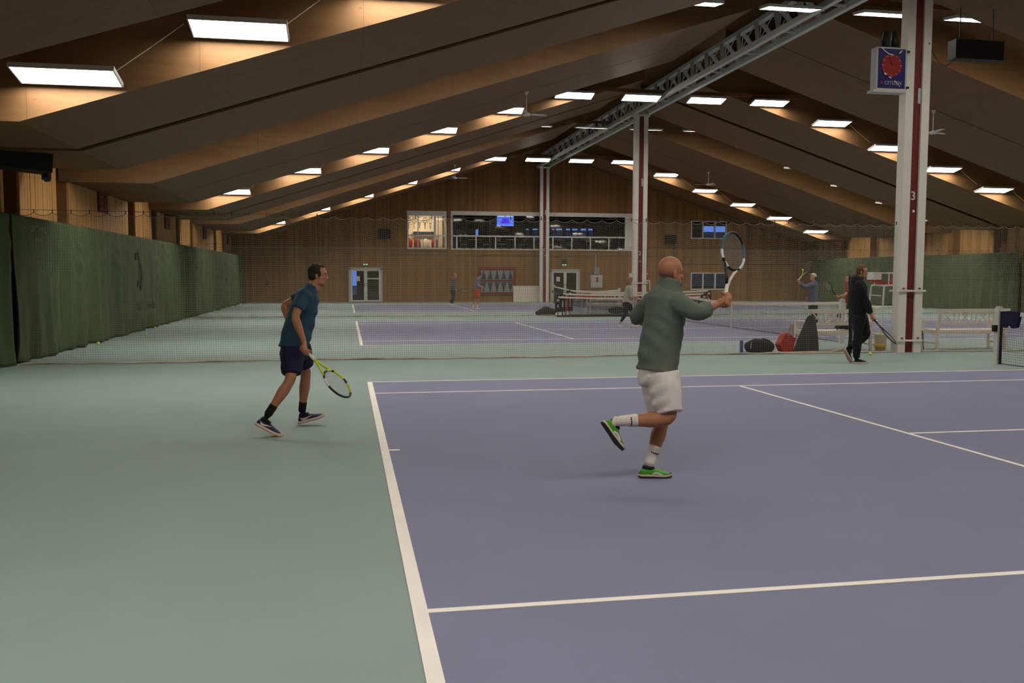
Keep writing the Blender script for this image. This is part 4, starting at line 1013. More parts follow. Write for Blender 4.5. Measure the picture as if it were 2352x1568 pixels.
# ---- player with the pale cap, racket raised
Y0 = 16.6
sp = dict(base=on_floor(P(1866, 757, Y0)), head=P(1867, 637, Y0), face=(-.95, -.1, .25), hk=.92, k=.95, vox=.012, cap='cap_pale', hair=('hair_dark', 'fringe'), side=(0, 1, 0),
    torso=[(P(1868, 697, Y0), (.165, .13)), (P(1868, 682, Y0), (.165, .135)), (P(1869, 668, Y0), (.17, .13)), (P(1869, 655, Y0), (.175, .125)), (P(1869, 649, Y0), (.13, .1)), (P(1868, 645, Y0), (.065, .06))],
    arms=[dict(pts=[P(1866, 653, 16.42), P(1847, 659, 16.35), P(1836, 649, 16.35)], sleeve=1.85, grip=(P(1834, 644, 16.35), P(1856, 611, 16.3)-P(1834, 644, 16.35), (-.6, -.7, 0))), dict(pts=[P(1868, 654, 16.78), P(1866, 674, 16.85), P(1856, 683, 16.8)], sleeve=1.85, n=(0, 1, 0))],
    legs=[dict(pts=[P(1866, 697, 16.5), P(1864, 726, 16.45), P(1862, 750, 16.5)], heel=on_floor(P(1866, 757, 16.5)), toe=on_floor(P(1848, 757, 16.5)), fu=(0, 0, 1)), dict(pts=[P(1869, 697, 16.7), P(1871, 726, 16.7), P(1874, 750, 16.7)], heel=on_floor(P(1878, 756, 16.7)), toe=on_floor(P(1860, 756, 16.7)), fu=(0, 0, 1))],
    top=dict(mat='shirt_blue', name='sweater', loose=.02), bottom=dict(mat='black_cloth', name='trousers', end=1.9, loose=.025, flare=0), shoe=dict(upper='shoe_white', sole='shoe_white'))
person('person in a pale cap and blue grey sweater raising a racket behind the net', sp)
racket('yellow throated racket raised by the person in the pale cap', P(1834, 644, 16.35), P(1856, 611, 16.3)-P(1834, 644, 16.35), (.55, -.75, .4), S_Y2, hand=.04)

# ---- player in red, mostly hidden by the teenager
Y0 = 17.2
sp = dict(base=on_floor(P(1954, 755, Y0)), head=P(1948, 641, Y0), face=(-1, -.1, 0), hk=.92, k=.95, vox=.012, hair=('hair_dark', 'short'), side=(0, 1, 0),
    torso=[(P(1955, 699, Y0), (.165, .13)), (P(1954, 684, Y0), (.165, .135)), (P(1953, 670, Y0), (.17, .13)), (P(1952, 658, Y0), (.175, .125)), (P(1951, 652, Y0), (.13, .1)), (P(1950, 648, Y0), (.065, .06))],
    arms=[dict(pts=[P(1951, 657, 17.0), P(1942, 677, 16.95), P(1925, 681, 16.95)], sleeve=.7, grip=(P(1922, 680, 16.95), P(1898, 654, 16.9)-P(1922, 680, 16.95), (0, -1, .3))), dict(pts=[P(1953, 657, 17.4), P(1944, 679, 17.45), P(1930, 688, 17.3)], sleeve=.7, n=(0, 1, 0))],
    legs=[dict(pts=[P(1954, 699, 17.1), P(1950, 726, 17.05), P(1954, 748, 17.1)], heel=on_floor(P(1958, 755, 17.1)), toe=on_floor(P(1940, 755, 17.1)), fu=(0, 0, 1)), dict(pts=[P(1956, 699, 17.3), P(1958, 726, 17.3), P(1962, 748, 17.3)], heel=on_floor(P(1966, 754, 17.3)), toe=on_floor(P(1948, 754, 17.3)), fu=(0, 0, 1))],
    top=dict(mat='shirt_red', name='t_shirt', loose=.022), bottom=dict(mat='black_cloth', name='shorts', end=.8, loose=.03), shoe=dict(upper='shoe_white', sole='shoe_white'))
person('person in a red t-shirt half hidden behind the person in black', sp)
racket('red rimmed racket held by the person in the red t-shirt', P(1922, 680, 16.95), P(1898, 654, 16.9)-P(1922, 680, 16.95), (.2, -.9, .3), S_RED, 'grip_black', hand=.04)

# ---- two players on the farthest court
Y0 = 39.5
sp = dict(base=on_floor(P(1037, 701, Y0)), head=P(1045, 632.5, Y0), face=(1, -.2, -.05), hk=.92, k=.95, vox=.014, hair=('hair_stubble', 'fringe'), side=(0, 1, 0),
    torso=[(P(1040, 666, Y0), (.165, .13)), (P(1040, 657, Y0), (.17, .14)), (P(1041, 649, Y0), (.17, .135)), (P(1042, 643, Y0), (.175, .125)), (P(1043, 640, Y0), (.13, .1)), (P(1044, 637.5, Y0), (.065, .06))],
    arms=[dict(pts=[P(1042, 643, 39.3), P(1041, 655, 39.25), P(1046, 664, 39.2)], sleeve=1.9, grip=(P(1048, 666, 39.2), (1, -.2, -.1), (0, -1, .3))), dict(pts=[P(1043, 643, 39.7), P(1043, 655, 39.75), P(1047, 664, 39.7)], sleeve=1.9, n=(0, 1, 0))],
    legs=[dict(pts=[P(1040, 667, 39.4), P(1042, 682, 39.35), P(1038, 697, 39.4)], heel=on_floor(P(1036, 701, 39.4)), toe=on_floor(P(1047, 701, 39.4)), fu=(0, 0, 1)), dict(pts=[P(1041, 667, 39.6), P(1043, 682, 39.6), P(1034, 696, 39.6)], heel=P(1030, 699, 39.6), toe=on_floor(P(1041, 701, 39.6)), fu=(.3, 0, .9))],
    top=dict(mat='jacket_slate', name='jacket', loose=.025), bottom=dict(mat='black_cloth', name='trousers', end=1.9, loose=.025, flare=0), shoe=dict(upper='shoe_white', sole='shoe_white'))
person('person in a slate jacket and dark trousers by the end wall', sp)
racket('dark racket hanging from the hand of the person in the slate jacket', P(1048, 666, 39.2), (1, -.2, -.1), (.1, -.8, .5), S_BLK, 'grip_black', hand=.04)
Y0 = 34.0
sp = dict(base=on_floor(P(1096, 711, Y0)), head=P(1103, 632.5, Y0), face=(1, -.1, -.25), hk=.92, k=.98, vox=.013, hair=('hair_dark', 'short'), side=(0, 1, 0),
    torso=[(P(1094, 664, Y0), (.175, .15)), (P(1095, 655, Y0), (.175, .155)), (P(1097, 648, Y0), (.175, .14)), (P(1099, 642, Y0), (.18, .13)), (P(1100, 638.5, Y0), (.13, .1)), (P(1101, 636, Y0), (.065, .06))],
    arms=[dict(pts=[P(1099, 642, 33.8), P(1098, 655, 33.75), P(1106, 658, 33.75)], sleeve=.7, n=(0, -1, .3)), dict(pts=[P(1100, 642, 34.2), P(1100, 655, 34.25), P(1107, 660, 34.1)], sleeve=.7, n=(0, 1, 0))],
    legs=[dict(pts=[P(1095, 665, 33.9), P(1099, 685, 33.85), P(1096, 705, 33.9)], heel=on_floor(P(1094, 711, 33.9)), toe=on_floor(P(1107, 711, 33.9)), fu=(0, 0, 1)), dict(pts=[P(1094, 665, 34.1), P(1093, 685, 34.1), P(1087, 705, 34.15)], heel=on_floor(P(1084, 710.5, 34.15)), toe=on_floor(P(1096, 710.5, 34.15)), fu=(0, 0, 1))],
    top=dict(mat='shirt_blue', name='t_shirt', loose=.025), bottom=dict(mat='shorts_red', end=.9, loose=.045, flare=.02), sock=(1.75, 'sock_white'), shoe=dict(upper='shoe_white', sole=['sole_black', 'shoe_white']))
person('person in bright red shorts and a grey shirt on the farthest court', sp)

# ================================================================== BENCHES, CHAIRS
def bench(label, x, y, rot=0.0, L=1.6):
    """garden bench seen from behind: back towards -y, seat towards +y; origin at the middle of the back legs"""
    t = thing('garden_bench', label, 'bench', (x, y, 0), 'white benches between the courts', local=True); t.rotation_euler = (0, 0, rot)
    h = L/2; m_ = 'bench_white'
    for s in (-1, 1):
        part('back_leg', B().bar((s*(h-.03), 0, 0), (s*(h-.03), .02, .46), .05, .06, (0, 1, 0)).bar((s*(h-.03), .02, .44), (s*(h-.03), -.07, .92), .05, .055, (0, 1, 0)), m_, t)
        part('front_leg', B().box((s*(h-.03)-.025, .52, 0), (s*(h-.03)+.025, .57, .64)), m_, t)
        part('armrest', B().box((s*(h-.03)-.03, -.01, .64), (s*(h-.03)+.03, .60, .67)), m_, t)
        part('side_rail', B().box((s*(h-.03)-.02, .02, .36), (s*(h-.03)+.02, .55, .43)).box((s*(h-.03)-.018, .02, .14), (s*(h-.03)+.018, .55, .18)), m_, t)
    part('top_rail', B().bar((-h, -.068, .885), (h, -.068, .885), .035, .085), m_, t)
    part('lower_rail', B().bar((-h+.03, -.022, .60), (h-.03, -.022, .60), .03, .06), m_, t)
    part('front_rail', B().box((-h+.05, .53, .36), (h-.05, .555, .43)), m_, t); part('rear_rail', B().box((-h+.05, .005, .36), (h-.05, .03, .43)), m_, t)
    for i in range(6): part('seat_slat', B().box((-h, .03+i*.092, .43), (h, .03+i*.092+.082, .452)), m_, t)
    zt_, zb_ = .85, .625; yt, yb_ = -.062, -.026
    n = 4; u = (L-.16)/(n*.25+(n-1)*.14); xw, gw = .25*u, .14*u; x0 = -h+.08
    for i in range(n):
        part('cross_slat', B().bar((x0+.01, yb_, zb_), (x0+xw-.01, yt, zt_), .026, .016, (0, 1, 0)), m_, t); part('cross_slat', B().bar((x0+xw-.01, yb_-.01, zb_), (x0+.01, yt-.01, zt_), .026, .016, (0, 1, 0)), m_, t)
        for q in ((.12, .88) if i < n-1 else ()): part('upright_slat', B().bar((x0+xw+gw*q, yb_, zb_), (x0+xw+gw*q, yt, zt_), .026, .018, (0, 1, 0)), m_, t)
        x0 += xw+gw
    return t
bench('white garden bench left of the nearest post, with a black bag on its seat', 10.28, 9.55, 0, 1.55)
bench('white garden bench right of the nearest post, behind the net post', 13.42, 9.42, 0, 1.75)
bench('white garden bench far back beside the second post', P(1398, 724, 28.4).x, 28.3, 0, 1.75)

def umpire_chair(label, x, y, rot):
    t = thing('umpire_chair', label, 'chair', (x, y, 0), 'umpire chairs', local=True); t.rotation_euler = (0, 0, rot); m_ = 'white_paint'
    for sx in (-1, 1):
        for sy in (-1, 1): part('leg', B().cyl((sx*.40, sy*.34, 0), (sx*.30, sy*.26, 1.42), .022, 8), m_, t)
        part('foot_bar', B().cyl((sx*.40, -.36, .03), (sx*.40, .36, .03), .02, 8), m_, t)
    for z, w_ in ((1.42, .30), (.9, .335)):
        part('frame_bar', B().cyl((-w_, -.26*w_/.30, z), (w_, -.26*w_/.30, z), .018, 8).cyl((-w_, .26*w_/.30, z), (w_, .26*w_/.30, z), .018, 8).cyl((-w_, -.26*w_/.3, z), (-w_, .26*w_/.3, z), .018, 8).cyl((w_, -.26*w_/.3, z), (w_, .26*w_/.3, z), .018, 8), m_, t)
    for i in range(4): part('ladder_rung', B().cyl((-.40+.02*i, -.2, .28+.3*i), (-.40+.02*i, .2, .28+.3*i), .014, 8), m_, t)
    b = B().prism([(-.22, -.22, 1.45), (.20, -.22, 1.45), (.24, -.22, 1.50), (-.22, -.22, 1.52)], (0, .44, 0)); part('seat', b, 'red_plastic', t)
    b = B().prism([(.18, -.22, 1.47), (.24, -.22, 1.47), (.34, -.22, 1.95), (.29, -.22, 1.95)], (0, .44, 0)); part('backrest', b, 'red_plastic', t)
    for s in (-1, 1):
        part('armrest', B().box((-.25, s*.29-.03, 1.70), (.22, s*.29+.03, 1.735)), m_, t); part('arm_post', B().cyl((-.2, s*.29, 1.42), (-.2, s*.29, 1.70), .014, 8), m_, t)
    part('writing_box', B().box((-.50, -.14, 1.56), (-.30, .14, 1.74)), m_, t); part('box_trim', B().box((-.48, -.12, 1.49), (-.30, .12, 1.545)), 'red_plastic', t)
    return t
umpire_chair('white tubular umpire chair with a red seat behind the nearest post', P(2032, 792, 11.3).x, 11.2, 0)
umpire_chair('white tubular umpire chair with a red seat beside the second post', P(1472, 650, 29.5).x, 29.5, 0)

# small things round the nearest post
t = thing('ball_bucket', 'cream bucket with a yellow band standing left of the nearest post', 'bucket', (11.18, 9.42, 0))
part('bucket', B().lathe((11.18, 9.42, 0), [(.10, 0), (.12, .20), (.135, .36), (.142, .38), (.13, .38), (.12, .34)], 20), 'bucket', t, True)
part('band', B().lathe((11.18, 9.42, .06), [(.112, 0), (.127, .12), (.122, .12), (.108, 0)], 20), 'bucket_yellow', t, True)
for i, (dx, dy) in enumerate(((-.05, 0), (.05, .03), (0, -.06))): single('tennis_ball', B().ball((11.18+dx, 9.42+dy, .372), .033, None, 14), 'ball', 'yellow tennis ball in the cream bucket, %s' % ['left one', 'right one', 'front one'][i], 'ball', 'balls in the bucket', True)
t = thing('side_table', 'small white table with thin dark legs right of the nearest post', 'table', (12.22, 9.75, 0))
part('table_top', B().box((12.05, 9.6, .43), (12.40, 9.95, .46)), 'bench_white', t)
for sx in (-1, 1):
    for sy in (-1, 1): part('leg', B().cyl((12.225+sx*.16, 9.775+sy*.15, 0), (12.225+sx*.13, 9.775+sy*.12, .43), .010, 6), 'dark_grey', t)
# clock sign
t = thing('clock_sign', 'blue advertising clock box with a red dial on the nearest post', 'clock', (10.92, 9.0, 5.45))
x0, x1, z0, z1, ys = 10.60, 11.22, 5.55, 6.35, 8.92
part('case', B().box((x0-.03, ys, z0-.04), (x1+.03, ys+.22, z1+.03)).box((x0-.10, ys-.02, z0-.09), (x1+.03, ys+.22, z0-.04)), 'grey_paint', t)
part('panel', B().box((x0, ys-.012, z0), (x1, ys, z1)), 'blue_panel', t)
cx, cz = (x0+x1)/2-.01, (z0+z1)/2+.06
dl = part('dial', B().prism([(cx+.235*math.cos(a), ys-.014, cz+.235*math.sin(a)) for a in np.linspace(0, 2*math.pi, 33)[:-1]], (0, -.01, 0)), 'clock_red', t)
for i in range(12):
    a = math.pi*i/6; part('hour_mark', B().bar((cx+.19*math.cos(a), ys-.026, cz+.19*math.sin(a)), (cx+.225*math.cos(a), ys-.026, cz+.225*math.sin(a)), .008, .004, (0, 1, 0)), 'grey_print', dl)
part('hand', B().bar((cx, ys-.03, cz), (cx+.10, ys-.03, cz+.05), .012, .004, (0, 1, 0)).bar((cx, ys-.032, cz), (cx-.06, ys-.032, cz+.16), .010, .004, (0, 1, 0)), 'black', dl)
b = B()
for k0, (u, v) in enumerate(((-.30, .33), (-.22, .26), (-.12, .20), (-.0, .165))): pass
sw_ = [(-.25, .36), (-.18, .29), (-.09, .235), (.02, .205)]
for (u0, v0), (u1, v1) in zip(sw_, sw_[1:]): b.bar((cx+u0, ys-.03, cz+v0), (cx+u1, ys-.03, cz+v1), .016, .004, (0, 1, 0))
tl = [(-.17, -.16), (-.12, -.20), (-.06, -.235), (.0, -.265), (.07, -.31), (.14, -.37), (.21, -.45)]
for i, (u, v) in enumerate(tl[:-1]):
    if i % 2 == 0 or i > 3: b.bar((cx+u, ys-.03, cz+v), (cx+tl[i+1][0]*.8+u*.2, ys-.03, cz+tl[i+1][1]*.8+v*.2), .030-.004*i, .004, (0, 1, 0))
b.bar((cx+.16, ys-.03, cz+.24), (cx+.22, ys-.03, cz+.31), .02, .004, (0, 1, 0))
part('swoosh', b, 'white_paint', t)
text_part('lettering', 'CITIZEN', .105, (cx+.045, ys-.014, z0+.10), (1, 0, 0), (0, 0, 1), 'grey_print', t)
part('red_dot', B().prism([(x0+.085+.03*math.cos(a), ys-.014, z0+.10+.03*math.sin(a)) for a in np.linspace(0, 2*math.pi, 17)[:-1]], (0, -.006, 0)), 'clock_red', t)
part('bracket', B().box((x1+.03, ys+.06, z0+.02), (XC-.28, ys+.12, z0+.06)).box((x1+.03, ys+.06, z1-.04), (XC-.28, ys+.12, z1)), 'black', t)
for i, dx in enumerate((-.10, .12)):
    t = thing('spotlight', ['black spotlight above the clock box, left one', 'black spotlight above the clock box, right one'][i], 'spotlight', (cx+dx, 9.0, 6.4), 'spotlights on the nearest post')
    part('body', B().path([(cx+dx, 9.0, 6.42), (cx+dx, 9.0, 6.52), (cx+dx+.02*(1-2*i), 9.0, 6.72)], [.085, .08, .055], 12), 'black', t, True)
    part('yoke', B().box((cx+dx-.1, 8.985, 6.385), (cx+dx-.085, 9.015, 6.55)).box((cx+dx+.085, 8.985, 6.385), (cx+dx+.1, 9.015, 6.55)).box((cx+dx-.1, 8.985, 6.38), (cx+dx+.1, 9.015, 6.395)), 'dark_grey', t)
# hanging loudspeaker bar at right, wall speakers
def speaker_box(name, label, a, b_, hang=None):
    c = [(a[i]+b_[i])/2 for i in range(3)]; t = thing(name, label, 'speaker', (c[0], c[1], a[2]))
    part('cabinet', B().box(a, b_), 'black', t); part('grille', B().box((a[0]+.03, a[1]-.012, a[2]+.03), (b_[0]-.03, a[1], b_[2]-.03)), 'black', t)
    if hang:
        for x in (a[0]+.2, b_[0]-.2): part('hanger', B().cyl((x, c[1], b_[2]), (x, c[1], hang), .012, 6), 'dark_grey', t)
    else: part('bracket', B().box((c[0]-.05, b_[1], c[2]-.05), (c[0]+.05, YF, c[2]+.05)), 'dark_grey', t)
    return t
p0 = P(2195, 133, 11.0); p1 = P(2307, 95, 11.0)
speaker_box('loudspeaker', 'long black loudspeaker hung under the roof right of the nearest post', (p0.x, 11.0, p0.z), (p1.x, 11.3, p1.z), hang=8.0)
single('speaker_cable', B().path([(XC+.2+(p0.x-XC-.15)*u, 9.05+2.05*u, 6.55+(p0.z-6.5)*u-1.3*u*(1-u)) for u in np.linspace(0, 1, 16)], .010, 6), 'black', 'black cable drooping from the nearest post to the hung loudspeaker', 'cable')
speaker_box('loudspeaker', 'square black loudspeaker on the end wall above the left door', (1.66, YF-.40, 3.80), (2.35, YF-.08, 4.38))
speaker_box('loudspeaker', 'square black loudspeaker on the end wall right of the second post', (19.64, YF-.40, 3.65), (20.29, YF-.08, 4.2))
t = thing('fan_heater', 'dark tilted fan heater hung under the left eaves', 'heater', (-6.3, 9.8, 3.4))
part('body', B().bar((-6.75, 9.55, 3.80), (-5.75, 10.0, 3.72), .62, .40), 'black', t); part('bracket', B().bar((-5.85, 10.05, 3.42), (-5.85, 10.25, 3.86), .10, .16), 'dark_grey', t)
part('nozzle', B().bar((-5.92, 10.02, 3.46), (-5.78, 10.08, 3.46), .09, .09), 'dark_grey', t)

# ceiling fans
def fan(label, x, y, zc, rot):
    t = thing('ceiling_fan', label, 'fan', (x, y, zc), 'white ceiling fans', local=True); t.rotation_euler = (0, 0, rot)
    top = soffit(x-XC)-zc
    part('rod', B().cyl((0, 0, .05), (0, 0, top), .016, 8), 'white_paint', t)
    part('canopy', B().lathe((0, 0, top-.10), [(.02, 0), (.05, .04), (.075, .10)], 14), 'white_paint', t, True)
    part('motor', B().lathe((0, 0, -.06), [(.03, 0), (.11, .015), (.13, .05), (.11, .09), (.04, .12)], 18), 'white_paint', t, True)
    for i in range(3):
        a = i*2*math.pi/3; d = Vector((math.cos(a), math.sin(a), 0)); s_ = Vector((-math.sin(a), math.cos(a), 0)); up = Vector((0, 0, .012))
        pts = [d*.12-s_*.035, d*.2-s_*.07+up, d*.60-s_*.075+up, d*.66-s_*.04, d*.66+s_*.05, d*.2+s_*.05-up, d*.12+s_*.03]
        part('blade', B().prism(pts, (0, 0, .008)), 'white_paint', t)
fan('white ceiling fan over the left half of the middle court', 5.03, 18.25, 6.42, .25)
fan('white ceiling fan over the left half of the farthest court', 5.06, 36.45, 6.45, .2)
fan('white ceiling fan over the right half of the farthest court', 18.4, 36.45, 6.40, .6)
fan('white ceiling fan just right of the nearest post', 18.5, 18.25, 6.3, .4)

# ================================================================== BAGS, BALLS, NET HEAP
def blob(name, b, voxel, m_, parent, amp=.01, freq=(18, 25), dirs=((1, .2, .6), (.2, .4, 1)), seed=2):
    me = remesh(b, voxel, 5); wrinkle(me, amp, freq, dirs, seed); return link(name, me, m_, parent, True)
x, y = 8.45, 9.62
t = thing('sports_bag', 'black sports bag lying on the floor behind the divider net', 'bag', (x, y, 0))
b = B(); b.loft([(x-.24, y, .13), (x-.1, y, .15), (x+.08, y, .15), (x+.24, y, .11)], [(.12, .11), (.14, .15), (.14, .14), (.10, .10)], (0, 1, 0)); b.box((x-.27, y-.12, .01), (x+.24, y+.12, .12))
blob('bag_body', b, .012, 'black_cloth', t); part('strap', B().path([(x+.05, y-.02, .28), (x+.18, y-.03, .24), (x+.29, y-.04, .17), (x+.31, y-.05, .12)], [.035, .035, .022, .015], 8), 'black_cloth', t)
part('zip_trim', B().path([(x-.25, y-.14, .23), (x-.27, y-.15, .16), (x-.28, y-.15, .09)], .008, 6), 'grey_print', t)
single('ball_tube', B().lathe((P(1703, 800, 9.5).x, 9.50, 0), [(.036, 0), (.038, .01), (.038, .235), (.034, .24), (.034, .265), (.030, .27)], 16), 'can_violet', 'violet ball tube standing beside the black sports bag', 'tube', None, True)
x, y = 9.02, 9.60
t = thing('tote_bag', 'red tote bag leaning beside the dark net bundle', 'bag', (x, y, 0))
b = B(); b.prism([(x-.17, y-.10, .16), (x-.10, y-.13, .01), (x+.13, y-.13, .01), (x+.20, y-.12, .30), (x+.06, y-.04, .43), (x-.02, y-.05, .38)], (0, .24, 0)); blob('bag_body', b, .012, 'bag_red', t, .012)
part('handle', B().path([(x+.05, y-.05, .34), (x+.09, y-.06, .50), (x+.12, y-.05, .60), (x+.16, y-.04, .58), (x+.15, y-.05, .36)], .018, 8), 'strap_tan', t)
x, y = 9.42, 9.42
b = B(); N = 40
prf = [(.30, .0, .0), (.27, .02, .12), (.235, .035, .28), (.19, .06, .45), (.14, .085, .60), (.10, .105, .74), (.06, .115, .80)]
for r_, ox, z in prf:
    for j in range(N):
        a = 2*math.pi*j/N; rr = r_*(1+.10*math.sin(a*9+z*3)+.05*math.sin(a*17)); b.v.append((x+ox+rr*math.cos(a)*.92, y+rr*math.sin(a)*.55, z))
for i in range(len(prf)-1):
    for j in range(N): b.f.append((i*N+j, i*N+(j+1) % N, (i+1)*N+(j+1) % N, (i+1)*N+j)); b.mi.append(0)
b.f += [tuple(range(N))[::-1], tuple((len(prf)-1)*N+j for j in range(N))]; b.mi += [0, 0]
t = thing('net_bundle', 'dark gathered netting standing as a cone before the left bench', 'net', (x, y, 0)); part('netting', b, 'net_heap', t, True)
part('skirt', B().path([(8.5, 9.42, .012), (8.9, 9.27, .016), (9.4, 9.22, .02), (9.9, 9.24, .02), (10.15, 9.3, .05), (10.3, 9.36, .10)], [.012, .02, .03, .03, .02, .012], 8), 'rope', t)
t = thing('gather_pole', 'thin black pole with tied netting beside the person in black', 'pole', (10.16, 8.98, 0))
part('pole', B().cyl((10.19, 8.98, .02), (10.13, 8.98, 1.62), .018, 8), 'black', t); part('tied_netting', B().path([(10.20, 9.0, .02), (10.22, 9.0, .5), (10.20, 9.0, 1.0), (10.17, 9.0, 1.5)], [.05, .035, .03, .02], 8), 'net_heap', t, True)
t = thing('sports_bag', 'black bag lying on the seat of the left bench', 'bag', (10.62, 9.75, .46)); b = B().loft([(10.36, 9.78, .52), (10.6, 9.80, .525), (10.92, 9.80, .52)], [(.09, .05), (.11, .065), (.10, .06)], (0, 1, 0)); blob('bag_body', b, .010, 'black_cloth', t, .006)
part('strap', B().path([(10.40, 9.70, .54), (10.30, 9.66, .52), (10.27, 9.64, .47)], .014, 6), 'black_cloth', t)
x = P(1252, 724, 27.6).x; t = thing('sports_bag', 'dark sports bag on the floor left of the portable nets', 'bag', (x, 27.6, 0))
b = B().loft([(x-.32, 27.6, .10), (x, 27.6, .20), (x+.33, 27.6, .15)], [(.14, .09), (.2, .19), (.18, .14)], (0, 1, 0)); blob('bag_body', b, .02, 'black_cloth', t, .015); part('strap', B().path([(x-.38, 27.55, .02), (x-.2, 27.42, .10), (x+.1, 27.38, .22), (x+.34, 27.45, .12)], .02, 6), 'black_cloth', t)
x = P(1417, 724, 28.6).x; t = thing('sports_bag', 'dark sports bag pushed under the far bench', 'bag', (x, 28.6, 0)); b = B().loft([(x-.25, 28.6, .14), (x+.28, 28.6, .15)], [(.14, .13), (.15, .14)], (0, 1, 0)); blob('bag_body', b, .02, 'black_cloth', t, .015); part('strap', B().path([(x-.15, 28.5, .27), (x, 28.5, .33), (x+.15, 28.5, .27)], .015, 6), 'black_cloth', t)
# towel over the nearest net
t = thing('draped_towel', 'dark blue cloth hung over the nearest net beside its post', 'towel', (XC, 6.1, .9)); b = B()
pr_ = [(6.32, .99), (6.28, .74), (6.22, .70), (6.12, .78), (6.02, .70), (5.92, .72), (5.86, .93), (5.85, 1.0)]
b.prism([(XC-.035, yy, zz) for yy, zz in pr_], (.07, 0, 0)); part('cloth', b, 'shorts_navy', t); part('fold', B().path([(XC-.04, 6.3, .985), (XC, 6.1, 1.0), (XC-.03, 5.87, .995)], .018, 6), 'shorts_navy', t)

# balls
def tball(label, p, grp=None):
    t = thing('tennis_ball', label, 'ball', p, grp, local=True); part('felt', B().ball((0, 0, 0), .033, None, 18), 'ball', t, True)
    part('seam', B().path([(.0335*math.cos(a)*math.cos(.45*math.sin(2*a)), .0335*math.sin(a)*math.cos(.45*math.sin(2*a)), .0335*math.sin(.45*math.sin(2*a))) for a in np.linspace(0, 2*math.pi, 33)[:-1]], .0016, 4, closed=True), 'ball_seam', t)
for lab, q in (('tennis ball against the left curtain, nearest of those on the floor', (208, 788)), ('tennis ball lying off the left curtain, second from the camera', (336, 768)), ('tennis ball at the left curtain foot, third from the camera', (352, 752)),
               ('tennis ball at the left curtain by the farther net', (438, 731)), ('tennis ball at the foot of the farther net left of centre', (843, 729)), ('tennis ball at the foot of the nearest post', (1999, 812)), ('tennis ball on the floor under the portable nets', (1329, 716)), ('tennis ball on the floor beyond the middle net', (1725, 727))):
    v = CF+CR*(q[0]-1176)/FPX-CU*(q[1]-784)/FPX; h = CAM+v*(.033-CAM[2])/v[2]; tball(lab, (max(h[0], -6.02), h[1], .033))
tball('tennis ball in the air above the person in the pale cap', P(1843.5, 620, 16.2))

# ================================================================== PORTABLE MINI NETS by the second post
def mini_net(label, p, q, H, band, sleeve, sag=.06):
    p = Vector(p); q = Vector(q); d = (q-p).normalized(); n = Vector((-d.y, d.x, 0)); L = (q-p).length
    t = thing('portable_net', label, 'net', p, 'portable nets beside the second post')
    part('base_bar', B().cyl(p+Vector((0, 0, .04)), q+Vector((0, 0, .04)), .022, 8), 'black', t)
    Hh = lambda u: H-sag*4*u*(1-u)
    b = B(); N = 16
    for i in range(N):
        u0, u1 = i/N, (i+1)/N; b.bar(p+d*L*u0+Vector((0, 0, Hh(u0))), p+d*L*u1+Vector((0, 0, Hh(u1))), .012, .065)
    part('top_band', b, band, t)
    lines = [[p+d*L*u+Vector((0, 0, z)) for z in (.08, Hh(u)-.03)] for u in np.linspace(.02, .98, int(L/.05))]+[[p+d*L*u+Vector((0, 0, .08+(Hh(u)-.1)*v)) for u in np.linspace(0, 1, 12)] for v in np.linspace(0, 1, 14)]
    me = strands('net_mesh', lines, .0022); me.materials.append(MATS['net_dark']); o = link('net_mesh', me, None, t); o['kind'] = 'stuff'
    for e in (p, q):
        part('end_post', B().cyl(e, e+Vector((0, 0, H+.04)), .02, 8), 'black', t)
        part('foot', B().cyl(e-n*.12+Vector((0, 0, .025)), e+n*.12+Vector((0, 0, .025)), .02, 8), 'black', t)
        sl = part('sleeve', B().bar(e+d*(.0)+Vector((0, 0, .20)), e+Vector((0, 0, H-.02)), .22, .05, n), sleeve, t)
        part('sleeve_mark', B().bar(e+n*-.0+Vector((0, -.035, .38)), e+Vector((0, -.035, H-.28)), .055, .012, n if False else (0, 1, 0)), 'grey_print', sl)
        part('sleeve_cap', B().bar(e+Vector((0, -.03, H-.16)), e+Vector((0, -.03, H-.07)), .11, .016, (0, 1, 0)), 'grey_print', sl)
def fl(px, py): v = CF+CR*(px-1176)/FPX-CU*(py-784)/FPX; return Vector(CAM+v*(0-CAM[2])/v[2])
for lab, px, y0, y1, H, bd, sl, sg_ in (('portable net with a black sleeve, nearest of the four by the far bench', 1281, 26.0, 25.9, .78, 'band_white', 'black', .05), ('portable net with a black sleeve directly behind the nearest portable net', 1292, 26.3, 26.22, .90, 'band_white', 'black', .05),
        ('portable net with a red sleeve and a sagging red band', 1299, 26.6, 26.52, .90, 'red_banner', 'red_banner', .20), ('portable net with a black sleeve, rearmost of the four', 1309, 26.92, 26.84, 1.02, 'band_white', 'black', .08)):
    x = P(px, 700, y0).x; mini_net(lab, (x, y0, 0), (x+5.9, y1, 0), H, bd, sl, sg_)

